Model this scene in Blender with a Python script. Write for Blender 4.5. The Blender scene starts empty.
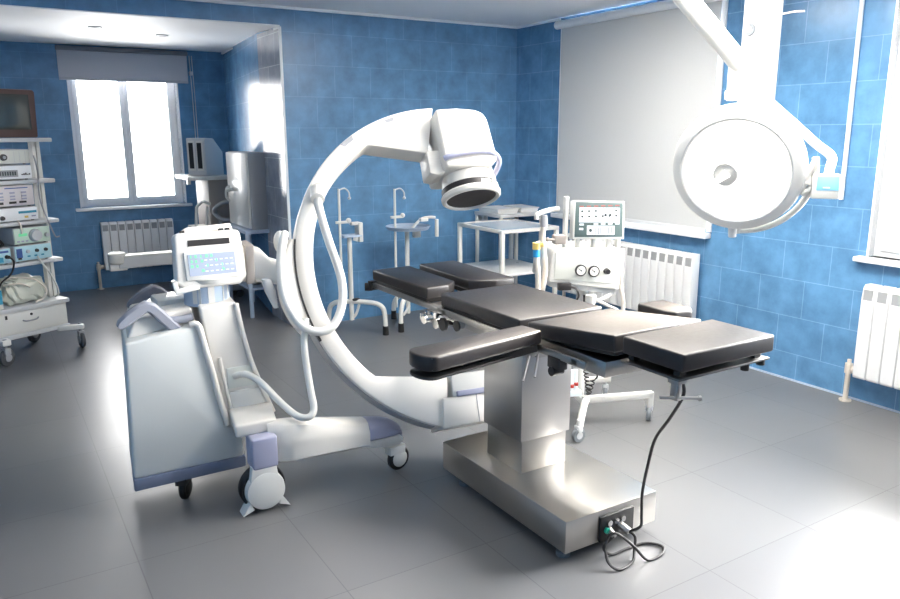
import bpy, bmesh, math, random
from mathutils import Vector, Matrix
R = math.radians
PI = math.pi
random.seed(7)
sc = bpy.context.scene
COL = sc.collection
V = Vector

# ------------------------------------------------------------------ materials
def lin(c):
    return tuple((x/255/12.92 if x/255 <= 0.04045 else ((x/255+0.055)/1.055)**2.4) for x in c) + (1.0,)

def mat(name, rgb, rough=0.45, metal=0.0, var=0.06, scale=18.0, coat=0.0, emit=None, estr=0.0, bump=0.0):
    m = bpy.data.materials.new(name); m.use_nodes = True
    nt = m.node_tree; n = nt.nodes; b = n['Principled BSDF']
    b.inputs['Base Color'].default_value = lin(rgb)
    b.inputs['Metallic'].default_value = metal
    b.inputs['Coat Weight'].default_value = coat
    tc = n.new('ShaderNodeTexCoord'); nz = n.new('ShaderNodeTexNoise')
    nz.inputs['Scale'].default_value = scale; nz.inputs['Detail'].default_value = 3
    nt.links.new(tc.outputs['Object'], nz.inputs['Vector'])
    mr = n.new('ShaderNodeMapRange')
    mr.inputs['To Min'].default_value = max(0.02, rough-var); mr.inputs['To Max'].default_value = min(1, rough+var)
    nt.links.new(nz.outputs['Fac'], mr.inputs['Value'])
    nt.links.new(mr.outputs['Result'], b.inputs['Roughness'])
    if bump:
        bp = n.new('ShaderNodeBump'); bp.inputs['Strength'].default_value = bump; bp.inputs['Distance'].default_value = 0.004
        nt.links.new(nz.outputs['Fac'], bp.inputs['Height']); nt.links.new(bp.outputs['Normal'], b.inputs['Normal'])
    if emit:
        b.inputs['Emission Color'].default_value = lin(emit); b.inputs['Emission Strength'].default_value = estr
    return m

def tile_mat(name, axis, c1, c2, grout, u0=0.0, rough=0.2):
    """glazed wall tiles in running bond, 0.32 x 0.243 m; axis is the horizontal world axis of the wall"""
    m = bpy.data.materials.new(name); m.use_nodes = True
    nt = m.node_tree; n = nt.nodes; L = nt.links; b = n['Principled BSDF']
    g = n.new('ShaderNodeNewGeometry'); sx = n.new('ShaderNodeSeparateXYZ'); L.new(g.outputs['Position'], sx.inputs[0])
    cb = n.new('ShaderNodeCombineXYZ')
    a1 = n.new('ShaderNodeMath'); a1.operation = 'ADD'; a1.inputs[1].default_value = -u0 + 32.0
    L.new(sx.outputs[axis], a1.inputs[0]); L.new(a1.outputs[0], cb.inputs[0])
    a2 = n.new('ShaderNodeMath'); a2.operation = 'ADD'; a2.inputs[1].default_value = -0.18 + 0.243*10
    L.new(sx.outputs[2], a2.inputs[0]); L.new(a2.outputs[0], cb.inputs[1])
    br = n.new('ShaderNodeTexBrick'); br.offset = 0.5; br.squash = 1.0
    for k, v in (('Scale', 1.0), ('Mortar Size', 0.0022), ('Mortar Smooth', 0.1), ('Brick Width', 0.32), ('Row Height', 0.243), ('Bias', 0.0)):
        br.inputs[k].default_value = v
    br.inputs['Color1'].default_value = lin(c1); br.inputs['Color2'].default_value = lin(c2); br.inputs['Mortar'].default_value = lin(grout)
    L.new(cb.outputs[0], br.inputs['Vector'])
    nz = n.new('ShaderNodeTexNoise'); nz.inputs['Scale'].default_value = 7.0; nz.inputs['Detail'].default_value = 4
    nz.inputs['Roughness'].default_value = 0.6
    L.new(g.outputs['Position'], nz.inputs['Vector'])
    mr = n.new('ShaderNodeMapRange'); mr.inputs['From Min'].default_value = 0.3; mr.inputs['From Max'].default_value = 0.7
    mr.inputs['To Min'].default_value = 0.78; mr.inputs['To Max'].default_value = 1.2
    L.new(nz.outputs['Fac'], mr.inputs['Value'])
    mx = n.new('ShaderNodeMix'); mx.data_type = 'RGBA'; mx.blend_type = 'MULTIPLY'; mx.inputs['Factor'].default_value = 1.0
    L.new(br.outputs['Color'], mx.inputs[6])
    cc = n.new('ShaderNodeCombineColor')
    for i in range(3): L.new(mr.outputs['Result'], cc.inputs[i])
    L.new(cc.outputs[0], mx.inputs[7])
    L.new(mx.outputs[2], b.inputs['Base Color'])
    b.inputs['Roughness'].default_value = rough
    b.inputs['IOR'].default_value = 1.5
    bp = n.new('ShaderNodeBump'); bp.invert = True; bp.inputs['Strength'].default_value = 0.3; bp.inputs['Distance'].default_value = 0.003
    L.new(br.outputs['Fac'], bp.inputs['Height']); L.new(bp.outputs['Normal'], b.inputs['Normal'])
    return m

def floor_mat():
    m = bpy.data.materials.new('floor_tiles'); m.use_nodes = True
    nt = m.node_tree; n = nt.nodes; L = nt.links; b = n['Principled BSDF']
    g = n.new('ShaderNodeNewGeometry'); mp = n.new('ShaderNodeMapping')
    mp.inputs['Location'].default_value = (-0.342+12, -2.823+12, 0)
    L.new(g.outputs['Position'], mp.inputs['Vector'])
    br = n.new('ShaderNodeTexBrick'); br.offset = 0.0
    for k, v in (('Scale', 1.0), ('Mortar Size', 0.0022), ('Mortar Smooth', 0.2), ('Brick Width', 0.6), ('Row Height', 0.6), ('Bias', 0.0)):
        br.inputs[k].default_value = v
    br.inputs['Color1'].default_value = lin((106, 106, 107)); br.inputs['Color2'].default_value = lin((102, 102, 104))
    br.inputs['Mortar'].default_value = lin((84, 84, 87))
    L.new(mp.outputs[0], br.inputs['Vector'])
    nz = n.new('ShaderNodeTexNoise'); nz.inputs['Scale'].default_value = 3.0; nz.inputs['Detail'].default_value = 5
    L.new(g.outputs['Position'], nz.inputs['Vector'])
    mr = n.new('ShaderNodeMapRange'); mr.inputs['To Min'].default_value = 0.27; mr.inputs['To Max'].default_value = 0.37
    L.new(nz.outputs['Fac'], mr.inputs['Value']); L.new(mr.outputs['Result'], b.inputs['Roughness'])
    L.new(br.outputs['Color'], b.inputs['Base Color'])
    bp = n.new('ShaderNodeBump'); bp.invert = True; bp.inputs['Strength'].default_value = 0.2; bp.inputs['Distance'].default_value = 0.002
    L.new(br.outputs['Fac'], bp.inputs['Height']); L.new(bp.outputs['Normal'], b.inputs['Normal'])
    return m

def glass_mat():
    m = bpy.data.materials.new('window_glass'); m.use_nodes = True
    nt = m.node_tree; n = nt.nodes; L = nt.links; n.remove(n['Principled BSDF'])
    t = n.new('ShaderNodeBsdfTransparent'); gl = n.new('ShaderNodeBsdfGlossy'); gl.inputs['Roughness'].default_value = 0.02
    fr = n.new('ShaderNodeFresnel'); fr.inputs['IOR'].default_value = 1.45
    mx = n.new('ShaderNodeMixShader'); L.new(fr.outputs[0], mx.inputs[0]); L.new(t.outputs[0], mx.inputs[1]); L.new(gl.outputs[0], mx.inputs[2])
    L.new(mx.outputs[0], n['Material Output'].inputs['Surface'])
    return m

def fabric(name, rgb, trans):
    m = bpy.data.materials.new(name); m.use_nodes = True
    nt = m.node_tree; n = nt.nodes; L = nt.links; n.remove(n['Principled BSDF'])
    d = n.new('ShaderNodeBsdfDiffuse'); t = n.new('ShaderNodeBsdfTranslucent'); a = n.new('ShaderNodeAddShader')
    tc = n.new('ShaderNodeTexCoord'); wv = n.new('ShaderNodeTexNoise'); wv.inputs['Scale'].default_value = 220
    mr = n.new('ShaderNodeMapRange'); mr.inputs['To Min'].default_value = 0.96; mr.inputs['To Max'].default_value = 1.04
    L.new(tc.outputs['Object'], wv.inputs['Vector']); L.new(wv.outputs['Fac'], mr.inputs['Value'])
    vm = n.new('ShaderNodeVectorMath'); vm.operation = 'SCALE'; vm.inputs[0].default_value = lin(rgb)[:3]
    L.new(mr.outputs['Result'], vm.inputs['Scale']); L.new(vm.outputs[0], d.inputs['Color'])
    t.inputs['Color'].default_value = (trans, trans*0.99, trans*0.98, 1)
    L.new(d.outputs[0], a.inputs[0]); L.new(t.outputs[0], a.inputs[1]); L.new(a.outputs[0], n['Material Output'].inputs['Surface'])
    return m

def brushed(name, rgb, rough):
    m = mat(name, rgb, rough, 1.0, 0.035, 1.0)
    nt = m.node_tree
    nz = [x for x in nt.nodes if x.type == 'TEX_NOISE'][0]; tc = [x for x in nt.nodes if x.type == 'TEX_COORD'][0]
    mp = nt.nodes.new('ShaderNodeMapping'); mp.inputs['Scale'].default_value = (6, 6, 160)
    nt.links.new(tc.outputs['Object'], mp.inputs['Vector']); nt.links.new(mp.outputs[0], nz.inputs['Vector'])
    return m

BLUE1, BLUE2 = (86, 131, 170), (91, 136, 175)
M = dict(
    tile_x=tile_mat('blue_tiles_back', 0, BLUE1, BLUE2, (110, 153, 191), 0.30, 0.3),
    tile_y=tile_mat('blue_tiles_right', 1, BLUE1, BLUE2, (118, 160, 198), 2.783, 0.24),
    tile_jamb=tile_mat('grey_tiles', 1, (150, 156, 168), (158, 163, 174), (205, 212, 218), 0.1, 0.17),  # jamb tiles coloured lighter to carry the window's reflection
    floor=floor_mat(), glass=glass_mat(),
    ceil=mat('ceiling_paint', (244, 245, 246), 0.6),
    wallw=mat('wall_paint', (214, 220, 226), 0.6),
    trim=mat('white_trim', (236, 238, 240), 0.4),
    pvc=mat('window_pvc', (240, 241, 242), 0.3),
    white=mat('white_enamel', (216, 215, 210), 0.35, coat=0.15),
    shell=mat('white_plastic_shell', (222, 218, 211), 0.38, coat=0.1),
    panel=mat('grey_white_panel', (208, 210, 207), 0.42),
    lilac=mat('lilac_plastic', (160, 162, 184), 0.42),
    slate=mat('slate_blue_bumper', (114, 122, 144), 0.5),
    hgrey=mat('grey_handle_plastic', (138, 141, 152), 0.45),
    dgrey=mat('dark_grey_handle_plastic', (98, 100, 110), 0.45),
    blugrey=mat('pale_blue_metal', (168, 184, 204), 0.35),
    ltgrey=mat('light_grey_plastic', (196, 198, 200), 0.45),
    midgrey=mat('mid_grey_plastic', (150, 152, 156), 0.5),
    taupe=mat('taupe_casing', (150, 143, 138), 0.55),
    black=mat('black_rubber', (26, 25, 26), 0.55),
    dark=mat('dark_plastic', (38, 35, 36), 0.4),
    vinyl=mat('black_vinyl', (35, 32, 33), 0.42, var=0.05, scale=60, bump=0.03),
    steel=brushed('brushed_steel', (190, 187, 182), 0.3),
    steel2=brushed('satin_steel', (176, 174, 172), 0.36),
    dksteel=brushed('dark_satin_steel', (112, 110, 108), 0.4),
    chrome=mat('chrome', (215, 214, 212), 0.14, 1.0, 0.03),
    blind=fabric('blind_fabric', (196, 198, 199), 0.009),
    alblind=fabric('alcove_blind_fabric', (190, 191, 198), 0.012),
    rail=mat('blind_rail', (120, 122, 128), 0.4),
    rad=mat('radiator_enamel', (228, 229, 229), 0.35),
    radslot=mat('radiator_grille', (150, 152, 154), 0.5),
    pipe=mat('pipe_paint', (205, 196, 184), 0.5),
    wood=mat('brown_wood_casing', (84, 62, 58), 0.4),
    crt=mat('crt_glass', (66, 70, 66), 0.08, coat=0.6),
    lcd=mat('lcd_screen', (150, 158, 176), 0.25, emit=(150, 160, 180), estr=0.25),
    lcdgreen=mat('lcd_green', (110, 200, 150), 0.3, emit=(110, 205, 150), estr=0.35),
    lcdpale=mat('lcd_pale', (215, 225, 228), 0.3, emit=(220, 228, 230), estr=0.3),
    scrgrey=mat('screen_grey_green', (82, 98, 98), 0.3),
    scrdark=mat('screen_marks', (54, 66, 70), 0.4),
    scrred=mat('screen_red', (150, 86, 80), 0.4),
    cyan=mat('cyan_panel', (176, 214, 224), 0.4),
    teal=mat('teal_plastic', (40, 140, 170), 0.4),
    navy=mat('navy_plastic', (46, 84, 150), 0.4),
    pinkw=mat('pinkish_panel', (214, 208, 210), 0.4),
    cream=mat('cream_panel', (214, 216, 208), 0.45),
    greenw=mat('pale_green_panel', (196, 216, 200), 0.4),
    yellow=mat('yellow_plastic', (222, 196, 110), 0.4),
    skyblue=mat('sky_blue_plastic', (40, 150, 210), 0.4),
    red=mat('red_plastic', (190, 60, 50), 0.4),
    green=mat('green_plastic', (40, 170, 140), 0.4),
    hose=mat('clear_hose', (222, 214, 202), 0.4),
    bag=mat('plastic_bag', (206, 208, 194), 0.3, coat=0.4, scale=30, bump=0.25),
    tabletop=mat('glass_shelf', (186, 204, 222), 0.12, coat=0.5),
    tray=mat('white_tray', (226, 226, 224), 0.3),
    dkrub=mat('dark_grey_rubber', (70, 73, 78), 0.5),
    rubgrey=mat('grey_rubber', (112, 118, 124), 0.5),
    reflector=mat('lamp_reflector', (222, 222, 220), 0.25, 0.3, emit=(255, 252, 246), estr=1.0, scale=7),
    lamprim=mat('lamp_housing', (222, 221, 217), 0.4),
    bulb=mat('lamp_bulb', (255, 255, 250), 0.3, emit=(255, 252, 244), estr=3.0),
    lampgrey=mat('lamp_core_grey', (176, 176, 174), 0.5),
    bluelabel=mat('blue_display', (128, 190, 222), 0.3, emit=(128, 190, 222), estr=0.3),
)

_nt = M['reflector'].node_tree; _nz = [x for x in _nt.nodes if x.type == 'TEX_NOISE'][0]; _mr = _nt.nodes.new('ShaderNodeMapRange')
_nz.inputs['Scale'].default_value = 13; _nz.inputs['Detail'].default_value = 6; _nz.inputs['Distortion'].default_value = 1.5
for _k, _v in (('From Min', 0.38), ('From Max', 0.62), ('To Min', 0.5), ('To Max', 1.1)): _mr.inputs[_k].default_value = _v
_nt.links.new(_nz.outputs['Fac'], _mr.inputs['Value']); _nt.links.new(_mr.outputs['Result'], _nt.nodes['Principled BSDF'].inputs['Emission Strength'])

# ------------------------------------------------------------------ mesh builder
ORG = {}
class MB:
    def __init__(s): s.bm = bmesh.new()
    def _xf(s, vs, Mx):
        for v in vs: v.co = Mx @ v.co
    def box(s, c, size, rz=0.0, bev=0.0, Mx=None, seg=2):
        r = bmesh.ops.create_cube(s.bm, size=1.0); vs = r['verts']
        for v in vs: v.co = V((v.co.x*size[0], v.co.y*size[1], v.co.z*size[2]))
        s._bev(vs, bev, seg)
        vs = s._last
        T = Matrix.Translation(V(c)) @ (Mx if Mx is not None else Matrix.Rotation(rz, 4, 'Z'))
        s._xf(vs, T); return s
    def _bev(s, vs, bev, seg=2):
        s._last = vs
        if bev > 0:
            es = list({e for v in vs for e in v.link_edges})
            old = set(s.bm.verts) - set(vs)
            bmesh.ops.bevel(s.bm, geom=es, offset=bev, segments=seg, affect='EDGES', profile=0.5)
            s._last = [v for v in s.bm.verts if v not in old]
    def bx(s, x0, x1, y0, y1, z0, z1, bev=0.0, seg=2):
        return s.box(((x0+x1)/2, (y0+y1)/2, (z0+z1)/2), (abs(x1-x0), abs(y1-y0), abs(z1-z0)), 0, bev, seg=seg)
    def prism(s, poly, f, t0, t1, bev=0.0, seg=2):
        """poly of 2D points; f(p,q,t) maps to 3D"""
        a = [s.bm.verts.new(V(f(p, q, t0))) for p, q in poly]
        b = [s.bm.verts.new(V(f(p, q, t1))) for p, q in poly]
        fs = [s.bm.faces.new(a), s.bm.faces.new(list(reversed(b)))]
        k = len(poly)
        for i in range(k): fs.append(s.bm.faces.new((a[(i+1) % k], a[i], b[i], b[(i+1) % k])))
        bmesh.ops.recalc_face_normals(s.bm, faces=fs)
        s._bev(a+b, bev, seg); return s
    def loft(s, rings, cap=True, closed=False):
        rs = [[s.bm.verts.new(V(p)) for p in r] for r in rings]; fs = []
        k = len(rs[0]); n = len(rs)
        for i in range(n if closed else n-1):
            A, B = rs[i], rs[(i+1) % n]
            for j in range(k): fs.append(s.bm.faces.new((A[j], A[(j+1) % k], B[(j+1) % k], B[j])))
        if cap and not closed:
            fs.append(s.bm.faces.new(list(reversed(rs[0])))); fs.append(s.bm.faces.new(rs[-1]))
        bmesh.ops.recalc_face_normals(s.bm, faces=fs); return s
    def cyl(s, p0, p1, r0, r1=None, seg=20, cap=True):
        r1 = r0 if r1 is None else r1
        p0, p1 = V(p0), V(p1); d = (p1-p0).normalized()
        a = d.orthogonal().normalized(); b = d.cross(a)
        ring = lambda p, r: [p + a*(r*math.cos(2*PI*i/seg)) + b*(r*math.sin(2*PI*i/seg)) for i in range(seg)]
        return s.loft([ring(p0, r0), ring(p1, r1)], cap)
    def tube(s, pts, r, seg=10, smooth=6, closed=False):
        pts = [V(p) for p in pts]
        if smooth > 1:
            q = []; n = len(pts)
            rng = range(n if closed else n-1)
            for i in rng:
                p0 = pts[(i-1) % n] if closed or i > 0 else pts[0]
                p1, p2 = pts[i], pts[(i+1) % n]
                p3 = pts[(i+2) % n] if closed or i+2 < n else pts[-1]
                for k in range(smooth):
                    t = k/smooth
                    q.append(0.5*((2*p1)+(p2-p0)*t+(2*p0-5*p1+4*p2-p3)*t*t+(3*p1-p0-3*p2+p3)*t**3))
            if not closed: q.append(pts[-1])
            pts = q
        n = len(pts); rings = []; a = None
        for i in range(n):
            if closed: d = pts[(i+1) % n]-pts[i-1]
            else: d = pts[min(i+1, n-1)]-pts[max(i-1, 0)]
            if d.length < 1e-9: d = V((0, 0, 1))
            d.normalize()
            if a is None: a = d.orthogonal().normalized()
            a = (a - d*a.dot(d)).normalized(); b = d.cross(a)
            rr = r[min(i*len(r)//n, len(r)-1)] if isinstance(r, (list, tuple)) else r
            rings.append([pts[i] + a*(rr*math.cos(2*PI*j/seg)) + b*(rr*math.sin(2*PI*j/seg)) for j in range(seg)])
        return s.loft(rings, True, closed)
    def lathe(s, prof, o, ax, seg=40, cap=True):
        o = V(o); d = V(ax).normalized(); a = d.orthogonal().normalized(); b = d.cross(a)
        return s.loft([[o + d*h + a*(r*math.cos(2*PI*i/seg)) + b*(r*math.sin(2*PI*i/seg)) for i in range(seg)] for r, h in prof], cap)
    def ball(s, c, r, sc_=(1, 1, 1), seg=16):
        q = bmesh.ops.create_uvsphere(s.bm, u_segments=seg, v_segments=seg//2, radius=r)
        for v in q['verts']: v.co = V((v.co.x*sc_[0], v.co.y*sc_[1], v.co.z*sc_[2])) + V(c)
        return s
    def build(s, name, m, parent=None, ang=38):
        o_ = ORG.get(parent.name, V((0, 0, 0))) if parent else V((0, 0, 0))
        for v in s.bm.verts: v.co -= o_
        me = bpy.data.meshes.new(name); s.bm.to_mesh(me); s.bm.free()
        for p in me.polygons: p.use_smooth = True
        me.set_sharp_from_angle(angle=R(ang))
        ms = m if isinstance(m, (list, tuple)) else [m]
        for q in ms: me.materials.append(q)
        ob = bpy.data.objects.new(name, me); COL.objects.link(ob)
        if parent: ob.parent = parent
        ORG[ob.name] = o_.copy()
        return ob

def thing(name, label, cat, loc=(0, 0, 0), rz=0.0, group=None, local=False):
    o = bpy.data.objects.new(name, None); COL.objects.link(o); o.empty_display_size = 0.1
    o.location = loc; o.rotation_euler = (0, 0, rz)
    o['label'] = label; o['category'] = cat
    if group: o['group'] = group
    ORG[o.name] = V((0, 0, 0)) if local else V(loc)
    return o
def tag(o, label, cat, group=None):
    o['label'] = label; o['category'] = cat
    if group: o['group'] = group
    return o
def struct(o): o['kind'] = 'structure'; return o
def B(*a, **k): return MB().bx(*a, **k)

# ------------------------------------------------------------------ room shell
XR, YB, CZ = 4.375, 5.87, 2.55
YA, AZ = 8.55, 2.44
X0, Y0 = -2.2, -2.2
def wall_holes(axis, v0, v1, u0, u1, z0, z1, holes):
    """wall slab with rectangular openings (u0,u1,z0,z1), made as one mesh"""
    mb = MB()
    def seg(a, b, c, d):
        if b-a < 1e-6 or d-c < 1e-6: return
        if axis == 'x': mb.bx(v0, v1, a, b, c, d)
        else: mb.bx(a, b, v0, v1, c, d)
    cur = u0
    for (a, b, c, d) in sorted(holes):
        seg(cur, a, z0, z1); seg(a, b, z0, c); seg(a, b, d, z1); cur = b
    seg(cur, u1, z0, z1)
    return mb
struct(B(X0-0.2, XR+0.3, Y0-0.2, YA+0.2, -0.1, 0).build('floor', M['floor']))
struct(B(X0-0.2, XR+0.2, Y0-0.2, YB, CZ, CZ+0.1).build('ceiling', M['ceil']))
W2 = (0.60, 2.40, 0.88, 2.36)
W5 = (3.60, 5.16, 0.90, 2.42)
struct(wall_holes('x', XR, XR+0.16, Y0-0.2, YB+0.2, 0, CZ, [W2, W5]).build('wall_right', M['tile_y']))
AXN, AXF = 2.10, 2.40
mb = MB(); mb.bx(AXN, XR, YB, YB+0.2, 0, CZ); mb.bx(X0-0.2, AXN, YB, YB+0.2, 2.412, CZ)
struct(mb.build('wall_back', M['tile_x']))
struct(MB().prism([(AXN+0.002, YB+0.55), (AXF, YA), (AXF+0.2, YA), (AXN+0.2, YB+0.2), (AXN+0.02, YB+0.2)], lambda p, q, t: (p, q, t), 0, 2.5).build('wall_alcove_right', M['tile_y']))
struct(B(AXN-0.004, AXN-0.0005, YB+0.006, YB+0.56, 0, 2.4).build('trim_8', M['tile_jamb']))
W1 = (0.85, 1.885, 0.85, 2.36)
struct(wall_holes('y', YA, YA+0.3, X0-0.2, AXF+0.2, 0, 2.55, [W1]).build('wall_alcove_back', M['tile_x']))
struct(MB().prism([(YB+0.004, 2.405), (YA, 2.455), (YA, 2.55), (YB+0.004, 2.52)], lambda p, q, t: (t, p, q), X0-0.2, AXF+0.2).build('ceiling_alcove', M['ceil']))
struct(B(X0-0.2, X0, Y0-0.2, YA, 0, CZ).build('wall_left', M['tile_y']))
struct(B(X0, XR, Y0-0.2, Y0, 0, CZ).build('wall_rear', M['tile_x']))
# white trims
struct(B(X0, XR, YB-0.018, YB, CZ-0.02, CZ).build('trim_1', M['trim']))
struct(B(XR-0.018, XR, 5.25, YB-0.018, CZ-0.02, CZ).build('trim_2', M['trim']))
struct(B(AXN-0.012, AXN+0.006, YB-0.008, YB+0.008, 0, 2.40).build('trim_3', M['trim']))
struct(MB().prism([(AXN-0.02, YB), (AXF-0.02, YA), (AXF, YA), (AXN, YB)], lambda p, q, t: (p, q, t + (q-YB)*0.0186), 2.385, 2.402).build('trim_4', M['trim']))
struct(B(XR-0.006, XR, Y0, YB, 0, 0.012).build('baseboard_right', M['blugrey']))

def window(name, axis, v_in, v_out, u0, u1, z0, z1, nsash, sill_in):
    """frame, sashes, panes and an inner sill; axis is the wall's normal axis"""
    def bxx(mb, a, b, c, d, e, f, bev=0.004):
        if axis == 'x': mb.bx(c, d, a, b, e, f, bev)
        else: mb.bx(a, b, c, d, e, f, bev)
        return mb
    s = 1 if v_out > v_in else -1
    dp = 0.12 if abs(v_out-v_in) > 0.2 else 0.05
    f0, f1 = v_in+s*dp, v_in+s*(dp+0.07)
    mb = MB(); t = 0.038
    for q in ((u0, u0+t, z0, z1), (u1-t, u1, z0, z1), (u0+t, u1-t, z0, z0+t), (u0+t, u1-t, z1-t, z1)):
        bxx(mb, q[0], q[1], f0, f1, q[2], q[3])
    fr = struct(mb.build(name, M['pvc']))
    w = (u1-u0-2*t)/nsash
    for i in range(nsash):
        a = u0+t+w*i; b = a+w; t2 = 0.045; mb = MB()
        for q in ((a, a+t2, z0+t, z1-t), (b-t2, b, z0+t, z1-t), (a+t2, b-t2, z0+t, z0+t+t2), (a+t2, b-t2, z1-t-t2, z1-t)):
            bxx(mb, q[0], q[1], f0-s*0.015, f1-s*0.02, q[2], q[3])
        sa = mb.build('sash', M['pvc'], fr)
        bxx(MB(), a+t2, b-t2, f0+s*0.02, f0+s*0.026, z0+t+t2, z1-t-t2, 0).build('pane', M['glass'], sa)
        if i == nsash-1:
            mb = MB(); zc = (z0+z1)/2
            bxx(mb, a+0.018, a+0.036, f0-s*0.05, f0-s*0.015, zc-0.06, zc+0.06, 0.004)
            mb.build('window_handle', M['pvc'], sa)
    mb = MB(); bxx(mb, u0-0.06, u1+0.06, v_in-s*sill_in, v_in+s*(dp+0.01), z0-0.03, z0, 0.006)
    mb.build('window_sill', M['trim'], fr)
    # white plastered reveals
    mb = MB()
    bxx(mb, u0-0.012, u0, v_in-s*0.004, v_in+s*(dp+0.1), z0, z1+0.012, 0); bxx(mb, u1, u1+0.012, v_in-s*0.004, v_in+s*(dp+0.1), z0, z1+0.012, 0)
    mb.build('reveal', M['trim'], fr)
    return fr
window('window_1', 'y', YA, YA+0.3, W1[0], W1[1], W1[2], W1[3], 2, 0.05)
window('window_2', 'x', XR, XR+0.16, W2[0], W2[1], W2[2], W2[3], 2, 0.06)

# ------------------------------------------------------------------ blinds
b = thing('roller_blind', 'large light grey roller blind drawn fully down on the right-hand blue wall', 'blind', (XR, 4.37, 0.9))
B(XR-0.03, XR-0.024, 3.56, 5.20, 0.92, 2.46).build('fabric', M['blind'], b)
MB().cyl((XR-0.05, 3.52, 2.485), (XR-0.05, 5.24, 2.485), 0.034).build('cassette', M['trim'], b)
B(XR-0.036, XR-0.014, 3.57, 5.19, 0.895, 0.925, 0.004).build('bottom_bar', M['ltgrey'], b)
B(XR-0.02, XR-0.002, 3.525, 3.565, 0.9, 2.46, 0.003).build('side_channel', M['trim'], b)
B(XR-0.02, XR-0.002, 5.195, 5.225, 0.9, 2.46, 0.003).build('side_channel', M['trim'], b)
struct(B(XR-0.07, XR, 3.53, 5.24, 0.855, 0.893, 0.006).build('trim_5', M['trim']))

b = thing('window_blind', 'short grey roller blind pulled part way over the alcove window', 'blind', (1.4, YA, 2.1))
B(0.77, 2.0, YA-0.045, YA-0.04, 2.13, 2.40).build('fabric', M['alblind'], b)
B(0.765, 2.01, YA-0.07, YA-0.003, 2.395, 2.44, 0.008).build('cassette', M['rail'], b)
B(0.77, 2.0, YA-0.05, YA-0.034, 2.115, 2.14, 0.004).build('bottom_bar', M['alblind'], b)
mb = MB(); mb.tube([(2.03, YA-0.03, 2.40), (2.035, YA-0.03, 2.0), (2.035, YA-0.03, 1.3)], 0.004, 6, 1)
mb.tube([(2.055, YA-0.03, 2.40), (2.06, YA-0.03, 2.0), (2.06, YA-0.03, 1.3), (2.035, YA-0.03, 1.3)], 0.004, 6, 1)
mb.build('bead_chain', M['ltgrey'], b)
B(2.02, 2.05, YA-0.05, YA-0.003, 2.20, 2.24, 0.004).build('chain_bracket', M['ltgrey'], b)

# ceiling spots
for i, (x, y) in enumerate(((0.909, 6.78), (1.478, 7.10))):
    zc = 2.405+(y-YB)*0.0186
    s = thing('ceiling_spot', ['left one of the two small recessed spots in the alcove ceiling', 'right one of the two small recessed spots in the alcove ceiling'][i], 'light', (x, y, zc))
    MB().lathe([(0.052, 0.003), (0.052, -0.008), (0.036, -0.012)], (x, y, zc), (0, 0, 1), 24).build('spot_ring', M['ltgrey'], s)
    MB().cyl((x, y, zc-0.014), (x, y, zc-0.011), 0.033, seg=20).build('spot_lens', M['dark'], s)

# two glowing panels added on the unseen ceiling to brighten the room
lum = mat('luminaire_diffuser', (245, 245, 242), 0.5, emit=(255, 248, 238), estr=30.0)
for i, (x, y) in enumerate(((2.9, 1.9), (2.9, 3.25))):
    t = thing('ceiling_light', ['long recessed ceiling light above the head of the operating table', 'long recessed ceiling light above the foot of the operating table'][i], 'light', (x, y, CZ))
    mb = MB(); hw, hl = 0.32, 0.62
    for a in ((x-hw, x-hw+0.03, y-hl, y+hl), (x+hw-0.03, x+hw, y-hl, y+hl), (x-hw+0.03, x+hw-0.03, y-hl, y-hl+0.03), (x-hw+0.03, x+hw-0.03, y+hl-0.03, y+hl)): mb.bx(*a, CZ-0.02, CZ-0.001)
    mb.build('light_frame', M['trim'], t)
    B(x-hw+0.03, x+hw-0.03, y-hl+0.03, y+hl-0.03, CZ-0.015, CZ-0.008).build('diffuser', lum, t)

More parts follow.
